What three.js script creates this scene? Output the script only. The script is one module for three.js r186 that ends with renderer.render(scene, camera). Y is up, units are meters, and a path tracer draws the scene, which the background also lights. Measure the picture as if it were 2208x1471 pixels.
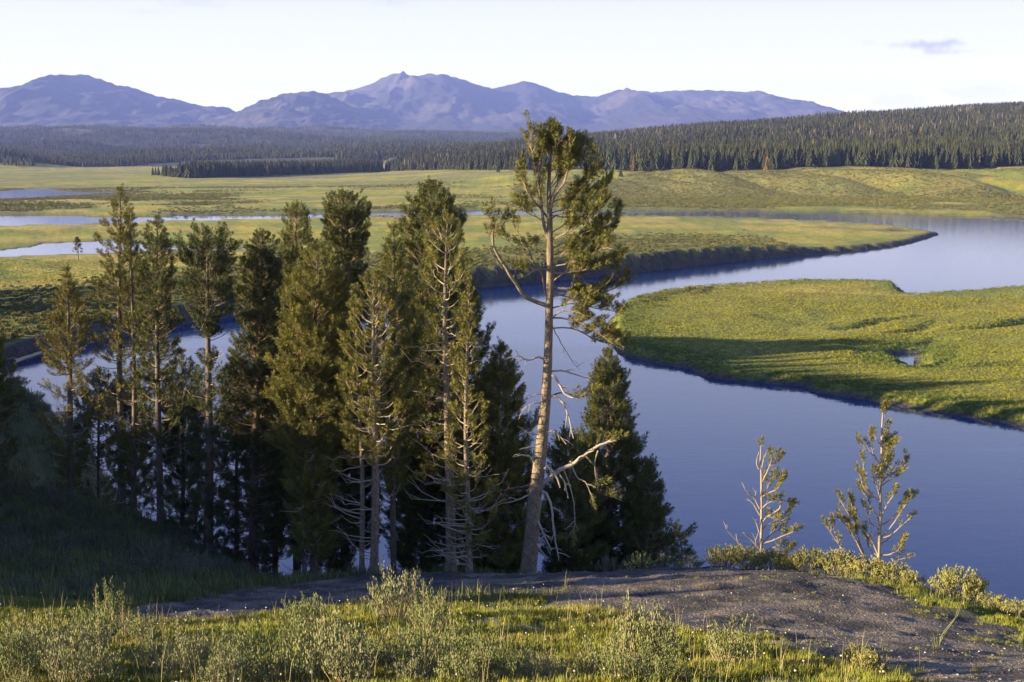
import * as THREE from 'three';
import { mergeGeometries } from 'three/addons/utils/BufferGeometryUtils.js';

// ---------- camera, sky, sun, exposure ----------
const scene = new THREE.Scene();
const renderer = new THREE.WebGLRenderer({ antialias: true });
renderer.toneMapping = THREE.LinearToneMapping;
renderer.toneMappingExposure = 3.8;
renderer.shadowMap.enabled = true;

const camera = new THREE.PerspectiveCamera(30.86, 1024 / 682, 0.5, 40000);
camera.position.set(0, 30, 0);
camera.rotation.set(THREE.MathUtils.degToRad(-8.76), 0, 0);

const SUN_ELEVATION = 13.5, SUN_BEHIND = 77;      // degrees: above the horizon; round to the left from straight behind
const sunDir = new THREE.Vector3(
  -Math.sin(THREE.MathUtils.degToRad(SUN_BEHIND)) * Math.cos(THREE.MathUtils.degToRad(SUN_ELEVATION)),
  Math.sin(THREE.MathUtils.degToRad(SUN_ELEVATION)),
  Math.cos(THREE.MathUtils.degToRad(SUN_BEHIND)) * Math.cos(THREE.MathUtils.degToRad(SUN_ELEVATION)));
const sun = new THREE.DirectionalLight(new THREE.Color().setRGB(1, 0.82, 0.5), 5);
sun.position.copy(sunDir).multiplyScalar(800);
sun.castShadow = true;
sun.shadow.mapSize.set(4096, 4096);
Object.assign(sun.shadow.camera, { left: -400, right: 400, top: 300, bottom: -300, near: 1, far: 2500 });
scene.add(sun, sun.target);

function makeSky() {
  const W = 3072, H = 1536, data = new Float32Array(W * H * 4);
  const stops = [[0, 0.62, 0.58, 0.5], [2.5, 0.52, 0.5, 0.45], [4.5, 0.37, 0.37, 0.35], [8, 0.235, 0.255, 0.305], [12, 0.2, 0.235, 0.32], [17, 0.145, 0.2, 0.335], [28, 0.06, 0.113, 0.285], [45, 0.025, 0.053, 0.16], [90, 0.015, 0.031, 0.09]];
  const grad = (e) => {
    e = Math.max(0, e);
    let i = 0; while (i < stops.length - 2 && e > stops[i + 1][0]) i++;
    const a = stops[i], b = stops[i + 1], t = THREE.MathUtils.clamp((e - a[0]) / (b[0] - a[0]), 0, 1);
    return [1, 2, 3].map((k) => a[k] + (b[k] - a[k]) * t);
  };
  // thin evening clouds: bearing from straight ahead, height, half width, half height (degrees), strength
  const clouds = [[18.2, 4.5, 1.5, 0.16, 0.85], [18.7, 4.15, 0.8, 0.1, 0.7], [15.7, 4.6, 0.3, 0.08, 0.25], [19.9, 4.2, 0.35, 0.08, 0.25], [-2.7, 5.5, 0.5, 0.06, 0.35], [-5.4, 6.5, 1.0, 0.12, 0.3], [-14, 6.3, 1.6, 0.14, 0.25], [-16, 5.9, 0.9, 0.1, 0.22], [20.5, 2.4, 1.8, 0.35, 0.18], [17, 2.1, 1.5, 0.3, 0.16], [22.5, 5.3, 0.5, 0.06, 0.25], [31, 5, 2.2, 0.25, 0.35], [-34, 6, 2.5, 0.22, 0.3], [60, 7, 3, 0.3, 0.3], [-75, 8, 4, 0.4, 0.3], [120, 6, 3, 0.3, 0.3], [170, 7, 4, 0.4, 0.3]];
  for (let r = 0; r < H; r++) {
    const el = ((r + 0.5) / H - 0.5) * 180, [cr, cg, cb] = grad(el);
    for (let c = 0; c < W; c++) {
      const round = ((c + 0.5) / W - 0.5) * 2 * Math.PI, up = el * Math.PI / 180;
      const x = Math.cos(round) * Math.cos(up), y = Math.sin(up), z = Math.sin(round) * Math.cos(up);
      const k = Math.max(0, x * sunDir.x + y * sunDir.y + z * sunDir.z), glow = 0.22 * k ** 8;
      let R = cr * (1 + glow * 1.2), G = cg * (1 + glow), B = cb * (1 + glow * 0.6);
      if (el > 0 && el < 12) {
        const az = Math.atan2(x, -z) * 180 / Math.PI;
        for (const [a, e, w, h, s] of clouds) {
          const dx = (az - a) / w; if (Math.abs(dx) > 1.6) continue;
          const n = vnoise(az * 3.1 + a * 7, el * 14 + 3) * 0.6 + vnoise(az * 9 + a, el * 34) * 0.4;
          const dy = (el - e - (n - 0.5) * h * 1.6) / h, q = dx * dx + dy * dy * (dy > 0 ? 0.8 : 1.3) - (n - 0.5) * 1.5;
          const m = s * THREE.MathUtils.smoothstep(1.3 - q, 0, 1.1);
          R += (0.18 - R) * m; G += (0.178 - G) * m; B += (0.24 - B) * m;
        }
      }
      const o = (r * W + c) * 4; data[o] = R; data[o + 1] = G; data[o + 2] = B; data[o + 3] = 1;
    }
  }
  const t = new THREE.DataTexture(data, W, H, THREE.RGBAFormat, THREE.FloatType);
  t.mapping = THREE.EquirectangularReflectionMapping; t.magFilter = t.minFilter = THREE.LinearFilter; t.needsUpdate = true;
  return t;
}
// noise used everywhere
function hash2(i, j) { let h = Math.imul(i, 374761393) + Math.imul(j, 668265263); h = Math.imul(h ^ (h >>> 13), 1274126177); return ((h ^ (h >>> 16)) >>> 0) / 4294967296; }
function vnoise(x, y) {
  const i = Math.floor(x), j = Math.floor(y), a = x - i, b = y - j, u = a * a * (3 - 2 * a), v = b * b * (3 - 2 * b);
  const p = hash2(i, j), q = hash2(i + 1, j), r = hash2(i, j + 1), s = hash2(i + 1, j + 1);
  return p + (q - p) * u + (r - p) * v + (p - q - r + s) * u * v;
}
function fbm(x, y, n = 4) { let s = 0, a = 0.5, t = 0; for (let k = 0; k < n; k++) { s += a * vnoise(x, y); t += a; x = x * 2.03 + 17.7; y = y * 2.03 + 5.3; a *= 0.5; } return s / t; }
scene.background = makeSky();
scene.environment = scene.background;
scene.fog = new THREE.FogExp2(new THREE.Color().setRGB(0.3, 0.4, 1), 6e-5);

function rng(seed) { let a = seed >>> 0; return () => { a = (a + 0x6D2B79F5) | 0; let t = Math.imul(a ^ (a >>> 15), 1 | a); t = (t + Math.imul(t ^ (t >>> 7), 61 | t)) ^ t; return ((t ^ (t >>> 14)) >>> 0) / 4294967296; }; }
const { clamp, smoothstep, lerp } = THREE.MathUtils;
const V = (x, y, z) => new THREE.Vector3(x, y, z);

// ---------- measured places, in metres (x to the right, y up from the water, z towards the viewer) ----------
const FAR_LEFT_CHANNEL = [[-450.9,-893.2],[-380.1,-923.8],[-383.8,-967.9],[-374.6,-991.6],[-346.1,-973.7],[-353.1,-934.4],[-323.2,-918.6],[-275.3,-918.6],[-291.4,-864.6],[-305.8,-816.7],[-313.1,-788.8],[-318.7,-773.7],[-369.7,-731.7]];
const FAR_CHANNEL = [[-332.8,-592.1],[-242.6,-587.8],[-208.5,-587.8],[-193.0,-571.1],[-178.3,-565.1],[-166.4,-575.2],[-106.7,-590.0],[-69.8,-614.7],[-24.3,-626.6],[46.4,-634.0],[93.1,-629.1],[136.9,-614.7],[177.5,-596.5],[203.4,-575.2],[230.9,-559.2],[320.5,-536.8],[168.7,-280.4],[134.2,-274.6],[111.6,-268.1],[101.7,-262.7],[94.6,-256.7],[84.0,-251.0],[80.3,-247.9],[82.0,-255.1],[84.9,-267.2],[80.6,-268.5],[69.9,-266.3],[59.1,-262.7],[48.1,-256.7],[37.3,-249.4],[27.9,-241.1],[21.6,-231.8],[18.0,-222.0],[16.1,-210.7],[15.4,-194.9],[15.9,-180.9],[19.7,-175.2],[23.7,-170.2],[25.3,-167.6],[24.6,-164.8],[28.0,-161.0],[33.0,-158.4],[37.6,-156.1],[37.6,-152.7],[42.3,-148.3],[48.3,-140.7],[53.5,-136.0],[56.4,-133.1],[66.2,-123.2],[71.8,-116.6],[62,-60],[20,-52],[-12,-52],[-34,-78],[-48,-100],[-78,-125],[-120,-150],[-190,-190],[-117.7,-171.3],[-89.7,-167.6],[-71.4,-169.8],[-70.2,-176.8],[-69.1,-184.8],[-64.5,-198.9],[-57.9,-214.1],[-51.0,-223.3],[-37.0,-242.5],[-20.0,-260.1],[-6.6,-273.6],[4.9,-281.4],[22.0,-298.3],[34.7,-311.2],[48.6,-326.5],[63.5,-340.5],[78.9,-352.5],[92.4,-363.8],[104.8,-374.0],[119.0,-388.6],[135.6,-412.6],[154.2,-447.2],[157.5,-460.0],[154.5,-488.0],[135.3,-519.5],[102.3,-551.6],[42.3,-577.3],[-11.6,-573.2],[-63.6,-559.2],[-98.2,-542.3],[-124.5,-533.3],[-151.9,-517.8],[-155.2,-506.4],[-178.6,-500.1],[-201.7,-488.0],[-260.6,-462.7]];
const LEFT_POND = [[-195.3,-370.6],[-155.0,-374.0],[-153.7,-381.2],[-150.8,-388.6],[-153.0,-402.3],[-144.6,-408.4],[-135.9,-414.8],[-122.5,-406.3],[-114.5,-394.3],[-100.7,-381.2],[-83.8,-382.1],[-70.7,-387.6],[-69.9,-383.0],[-77.3,-378.5],[-87.8,-374.9],[-101.7,-374.0],[-111.9,-370.6],[-123.5,-363.8],[-135.7,-359.7],[-146.2,-352.5],[-179.7,-340.5]];
const MEADOW_POOL = [[56.2,-180.8],[58.3,-182.5],[60.6,-182.9],[58.9,-178.2],[56.2,-170.1],[55.4,-169.7],[56.4,-174.1],[55.9,-176.1]];
const PUDDLES = [[[-304.6,-1062.3],[-301.6,-1077.0],[-286.0,-1058.0],[-281.9,-1034.1],[-292.3,-1034.1]],[[143.2,-465.7],[147.3,-467.6],[148.8,-463.0],[145.4,-458.9],[142.4,-460.3]]];
const SLOPE_POINTS = [[-7.24,24.16,-13],[-4.14,24.16,-13],[0.0,24.16,-13],[3.07,24.16,-13],[7.2,24.16,-13],[-10.1,22.87,-17],[-5.17,23.16,-16.3],[0.0,23.16,-16.3],[3.84,23.16,-16.3],[7.42,22.69,-17],[-10.77,21.8,-21],[-7.69,21.95,-20.5],[-4.16,21.84,-21],[0.0,21.54,-22],[3.35,21.6,-21.5],[5.75,21.67,-21],[8.5,21.86,-19.5],[-7.89,20.59,-25],[-6.92,19.95,-27],[-6.12,18.78,-31],[-5.14,18.4,-32.5],[-3.92,18.33,-33],[-1.22,18.26,-33.2],[1.24,18.26,-33],[3.7,18.73,-32],[6.39,19.3,-30.5],[7.67,19.65,-29],[8.73,19.84,-28],[10.17,20.11,-26],[10.64,20.33,-24.5],[11.77,20.35,-23],[-7.52,15.63,-38],[-4.65,15.41,-39],[-1.44,15.41,-39],[1.47,15.33,-39],[4.41,15.78,-38],[7.57,16.38,-36],[10.65,16.58,-34],[13.1,17.04,-30],[-13.74,19.98,-28],[-10.64,19.86,-28.5],[-9.14,19.1,-31],[-17.56,18.58,-36],[-13.73,18.26,-37],[-11.45,17.64,-38],[-9.41,16.79,-38],[-8.91,16.13,-39],[-16.08,17.34,-43.5],[-14.08,16.94,-43.5],[-12.51,16.81,-42],[-10.16,16.54,-39.5],[-18.8,17.54,-44],[-22.28,17.62,-46],[-22.15,16.42,-52],[-27.4,17.58,-57],[-26.56,17.85,-63],[-25.14,17.5,-63],[-23.34,16.95,-61],[-21.98,16.22,-58],[-20.76,12.69,-56],[-17.39,11.12,-54],[-13.42,11.09,-50],[0,28.3,0],[-14,27.8,2],[14,27.8,2],[-30,25.5,-8],[-40,24,-18],[-45,21.5,-35],[-50,20,-55],[-55,19,-70],[-60,15,-88],[-42,3,-92],[-33,2,-80],[-24,3,-72],[-14,2.5,-62],[0,1.5,-58],[15,1.5,-56],[28,2,-52],[36,6,-38],[30,15,-22],[-30,-2,-100],[-10,-3,-75],[10,-3,-70],[40,-3,-66],[55,-3,-40],[-80,24,-20],[-80,20,-60],[-85,17,-100],[-85,13,-128],[-72,12,-122],[-78,11,-145],[-90,11,-150],[-92,9,-165],[-100,1,-190],[-66,-2,-165],[-60,-2,-140],[-125,14,-130],[-125,8,-165],[-125,20,-60],[-125,24,0],[-60,26,15],[0,29.5,18],[40,26,10],[50,14,-12]];  // bluff points out of view at the left: shaped to carry the shading wood
const RIDGE_LEFT = [[-7665.73,302.32],[-6374.8,490.14],[-5312.18,531.75],[-4672.82,594.07],[-4502.76,606.53],[-4375.8,606.53],[-4246.7,643.86],[-4075.0,689.44],[-3937.96,722.55],[-3862.77,706.0],[-3771.06,681.16],[-3675.47,648.01],[-3613.24,623.12],[-3445.16,598.23],[-3278.81,531.75],[-3110.76,498.46],[-2984.79,469.32],[-2816.62,431.81],[-2647.24,423.47],[-2542.33,390.08],[-2437.31,356.67],[-2226.88,293.95],[-1888.81,218.53],[-1464.4,168.17]];
const RIDGE_HUMP = [[-2894.11,167.65],[-2530.78,266.09],[-2328.83,336.79],[-2167.01,411.26],[-2005.75,477.77],[-1845.32,524.63],[-1717.68,540.24],[-1606.98,512.92],[-1528.11,481.67],[-1429.75,426.92],[-1291.52,364.25],[-1013.74,277.88],[-615.6,167.65]];
const RIDGE_MAIN = [[-2716.7,251.32],[-2311.97,447.81],[-2059.71,579.94],[-1934.25,628.77],[-1784.38,662.92],[-1634.71,692.17],[-1509.65,740.88],[-1384.49,804.12],[-1284.74,838.14],[-1200.21,852.71],[-1165.17,876.98],[-1130.91,843.0],[-1051.96,808.98],[-962.37,833.28],[-887.89,840.57],[-788.75,833.28],[-664.84,818.7],[-516.23,779.81],[-367.52,731.15],[-228.56,692.17],[-94.39,706.79],[29.8,740.88],[143.96,770.08],[228.42,745.75],[377.6,697.05],[551.87,638.53],[676.39,609.24],[825.64,604.36],[925.07,609.24],[1048.93,648.29],[1172.82,677.55],[1322.05,667.8],[1521.2,648.29],[1670.15,658.05],[1818.96,672.68],[1968.17,667.8],[2117.1,675.11],[2316.21,662.92],[2515.31,653.17],[2624.23,667.8],[2764.63,628.77],[2965.35,575.05],[3217.2,491.89],[3418.9,428.2],[3671.81,339.85],[4227.24,202.06]];
const TREES = [{"x":-20.04,"z":-46,"lean":0.43,"top":23.71,"key":"edge","crown":[[0.0,0.09],[1.05,0.6],[2.84,0.95],[4.64,1.04],[6.09,0.86],[7.69,0.73]],"r":0.12,"dens":1.0},{"x":-16.05,"z":-43.5,"lean":0.37,"top":25.87,"key":"west","crown":[[0.0,0.07],[0.99,0.26],[1.98,0.62],[3.32,0.95],[4.67,0.98],[6.03,0.82],[6.89,0.49]],"r":0.13,"dens":0.8,"low":[[6.9399999999999995,0.29],[7.79,0.37],[8.69,0.24]]},{"x":-14.21,"z":-43.5,"lean":0.47,"top":28.67,"key":"tall","crown":[[0.0,0.1],[0.68,0.29],[1.49,0.52],[3.13,0.69],[5.11,0.82],[7.3,0.9],[9.0,0.73]],"r":0.14,"dens":0.75,"low":[[9.05,0.44],[9.9,0.55],[10.8,0.36]]},{"x":-13.62,"z":-43.0,"lean":0.47,"top":27.69,"key":"twin","crown":[[0.0,0.08],[0.8,0.26],[2.1,0.42],[4.06,0.58],[6.39,0.68],[8.07,0.56]],"r":0.11,"dens":0.7,"low":[[8.120000000000001,0.34],[8.97,0.42],[9.870000000000001,0.28]]},{"x":-12.38,"z":-42,"lean":0.32,"top":27.75,"key":"dark_spire","crown":[[0.0,0.08],[0.79,0.41],[2.05,0.57],[3.97,0.69],[6.08,0.85],[8.56,0.88],[10.06,0.63],[11.66,0.54]],"r":0.13,"dens":1.0,"low":[[11.71,0.32],[12.56,0.41],[13.46,0.27]]},{"x":-10.11,"z":-39.5,"lean":0.46,"top":27.32,"key":"flat_top","crown":[[-0.03,0.21],[0.18,0.59],[0.55,0.83],[0.99,0.92],[1.52,0.65],[1.97,0.92],[2.49,0.68],[2.87,0.21],[3.32,0.15]],"r":0.17,"dens":1.05,"low":[[3.93,0.21],[4.85,0.59],[5.93,0.68],[7.48,0.59],[9.06,0.5],[10.33,0.3]]},{"x":-8.97,"z":-41,"lean":0.65,"top":27.3,"key":"dark_column","crown":[[0.0,0.09],[0.57,0.43],[1.5,0.65],[2.75,0.8],[4.64,1.0],[7.04,1.15],[9.48,1.15],[10.8,0.92],[12.4,0.78]],"r":0.17,"dens":1.25},{"x":-7.99,"z":-44,"lean":0.27,"top":28.02,"key":"layered","crown":[[0.0,0.1],[0.38,0.4],[0.87,0.56],[1.86,0.59],[2.53,0.56],[3.36,0.66],[5.21,0.99],[7.61,1.16],[10.74,1.16],[12.34,0.99]],"r":0.16,"dens":1.0},{"x":-6.24,"z":-44,"lean":0.33,"top":28.36,"key":"round_top","crown":[[0.0,0.1],[0.2,0.43],[0.56,0.73],[1.21,0.89],[2.04,0.83],[2.87,0.69],[4.54,0.91],[7.09,1.24],[9.68,1.32],[11.43,1.24],[13.03,1.05]],"r":0.18,"dens":1.35},{"x":-5.78,"z":-34.5,"lean":0.26,"top":27.31,"key":"bushy","crown":[[0.0,0.1],[0.84,0.54],[1.89,0.85],[2.95,1.04],[4.15,1.11],[5.5,1.09],[6.6,0.85],[7.42,0.52],[9.02,0.44]],"r":0.12,"dens":1.15},{"x":-5.99,"z":-34.2,"lean":0.13,"top":25.98,"key":"bushy_mate","crown":[[0.0,0.1],[0.78,0.38],[2.1,0.59],[3.43,0.64],[4.78,0.51]],"r":0.07,"dens":0.6},{"x":-3.6,"z":-36,"lean":0.12,"top":27.83,"key":"narrow","crown":[[0.0,0.05],[0.57,0.19],[1.52,0.38],[2.61,0.62],[3.99,0.74],[5.39,0.78],[6.52,0.61],[8.12,0.52]],"r":0.09,"dens":0.9},{"x":-3.87,"z":-33.2,"lean":0.22,"top":26.72,"key":"pale_front","crown":[[0.0,0.06],[0.62,0.42],[1.64,0.72],[2.66,0.82],[3.69,0.87],[4.74,0.8],[5.39,0.5]],"r":0.12,"dens":0.85},{"x":-4.23,"z":-33.4,"lean":0.07,"top":25.05,"key":"pale_side","crown":[[0.0,0.05],[1.03,0.35],[2.07,0.55],[3.12,0.5],[3.78,0.31]],"r":0.075,"dens":0.6},{"x":-2.88,"z":-40,"lean":0.35,"top":29.0,"key":"peak","crown":[[0.0,0.08],[0.55,0.39],[1.29,0.75],[2.19,0.99],[3.4,1.11],[4.93,1.2],[6.47,1.32],[8.03,1.43],[10.09,1.35],[11.69,1.05],[13.29,0.89]],"r":0.19,"dens":1.35},{"x":-1.72,"z":-33.3,"lean":-0.05,"top":28.21,"key":"pale_tall","crown":[[0.0,0.1],[0.62,0.42],[1.62,0.6],[2.89,0.62],[3.91,0.55],[4.95,0.37]],"r":0.15,"dens":0.55},{"x":-1.17,"z":-32.6,"lean":-0.06,"top":26.78,"key":"pale_slim","crown":[[0.0,0.05],[0.61,0.15],[1.61,0.27],[2.87,0.39],[4.14,0.54],[5.17,0.61],[6.21,0.73],[7.12,0.78],[7.65,0.49]],"r":0.085,"dens":0.55},{"x":-0.49,"z":-36.5,"lean":0.1,"top":24.24,"key":"behind_slim","crown":[[0.0,0.07],[0.77,0.36],[1.91,0.66],[3.05,0.88],[4.21,1.1],[5.38,1.23],[6.56,1.15],[8.16,0.98]],"r":0.11,"dens":1.3},{"x":-1.59,"z":-41,"lean":-0.02,"top":25.8,"key":"dark_peak_mate","crown":[[0.0,0.09],[0.93,0.46],[2.5,0.77],[4.09,0.92],[5.7,1.08],[7.98,1.08],[9.58,0.92]],"r":0.13,"dens":1.1},{"x":3.27,"z":-39,"lean":-0.19,"top":23.67,"key":"water_side","crown":[[0.0,0.07],[0.65,0.35],[1.56,0.56],[2.47,0.76],[3.7,1.14],[4.95,1.52],[6.04,1.81],[6.99,1.81],[8.59,1.54]],"r":0.13,"dens":1.25},{"x":4.22,"z":-37,"lean":-0.03,"top":20.48,"key":"water_side_low","crown":[[0.0,0.07],[0.73,0.31],[1.77,0.5],[2.97,0.67],[4.57,0.57]],"r":0.07,"dens":1.1},{"x":1.83,"z":-37,"lean":-0.1,"top":21.5,"key":"dark_low","crown":[[0.0,0.07],[1.02,0.5],[2.2,0.83],[3.39,1.04],[4.29,0.92],[5.89,0.78]],"r":0.1,"dens":1.1},{"x":4.7,"z":-33,"lean":-0.06,"top":19.7,"key":"shrub_pine","crown":[[0.0,0.04],[0.44,0.17],[0.84,0.32],[1.21,0.42]],"r":0.03,"dens":1.0},{"x":-9.46,"z":-47,"lean":0.52,"top":24.47,"key":"back_fill","crown":[[0.0,0.14],[1.79,0.71],[3.98,1.06],[6.19,1.16],[8.81,1.06],[10.41,0.9]],"r":0.13,"dens":1.0},{"x":-6.25,"z":-41,"lean":0.36,"top":26.42,"key":"back_dark","crown":[[0.0,0.12],[1.24,0.55],[3.12,0.86],[5.35,1.02],[7.78,1.02],[9.76,0.86],[11.36,0.73]],"r":0.14,"dens":1.1},{"x":-3.86,"z":-44,"lean":0.21,"top":24.83,"key":"back_gap","crown":[[0.0,0.13],[1.69,0.66],[3.73,0.99],[5.8,1.09],[8.26,0.99],[9.86,0.84]],"r":0.13,"dens":1.0},{"x":-18.05,"z":-52,"lean":0.41,"top":20.69,"key":"low_left","crown":[[0.0,0.16],[1.21,0.78],[2.84,1.17],[4.48,1.17],[5.72,0.86],[7.32,0.73]],"r":0.1,"dens":1.0},{"x":-12.8,"z":-46,"lean":0.37,"top":21.23,"key":"low_bank","crown":[[0.0,0.14],[1.25,0.59],[2.7,0.79],[4.53,0.86],[6.38,0.76],[7.98,0.65]],"r":0.09,"dens":1.0},{"x":-10.7,"z":-46,"lean":0.37,"top":22.12,"key":"low_bank_mate","crown":[[0.0,0.14],[1.42,0.62],[3.23,0.86],[5.42,0.97],[7.64,0.86],[9.24,0.73]],"r":0.1,"dens":1.1},{"x":-15.93,"z":-50,"lean":0.4,"top":20.66,"key":"low_bank_west","crown":[[0.0,0.15],[1.55,0.64],[3.13,0.86],[4.72,0.86],[6.12,0.68],[7.72,0.58]],"r":0.09,"dens":1.0},{"x":-13.93,"z":-50,"lean":0.39,"top":21.82,"key":"low_spire","crown":[[0.0,0.15],[1.54,0.75],[3.5,1.05],[5.48,1.05],[7.08,0.83],[8.68,0.71]],"r":0.11,"dens":1.0}];
const BIG_TRUNK = [[0.39,17.65,-33.0,0.359],[0.44,18.26,-33.0,0.322],[0.54,19.4,-33.0,0.285],[0.61,20.39,-33.0,0.266],[0.75,21.51,-33.0,0.235],[0.86,22.55,-33.0,0.204],[0.93,23.45,-33.0,0.18],[0.98,24.6,-33.0,0.161],[1.0,25.62,-33.0,0.149],[1.02,26.62,-33.0,0.136],[1.01,27.61,-33.0,0.118],[1.0,28.48,-33.0,0.093],[0.98,29.21,-33.0,0.068],[1.02,29.94,-33.0,0.05],[1.04,30.3,-33.0,0.031],[1.05,30.57,-33.0,0.019]];
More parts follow.
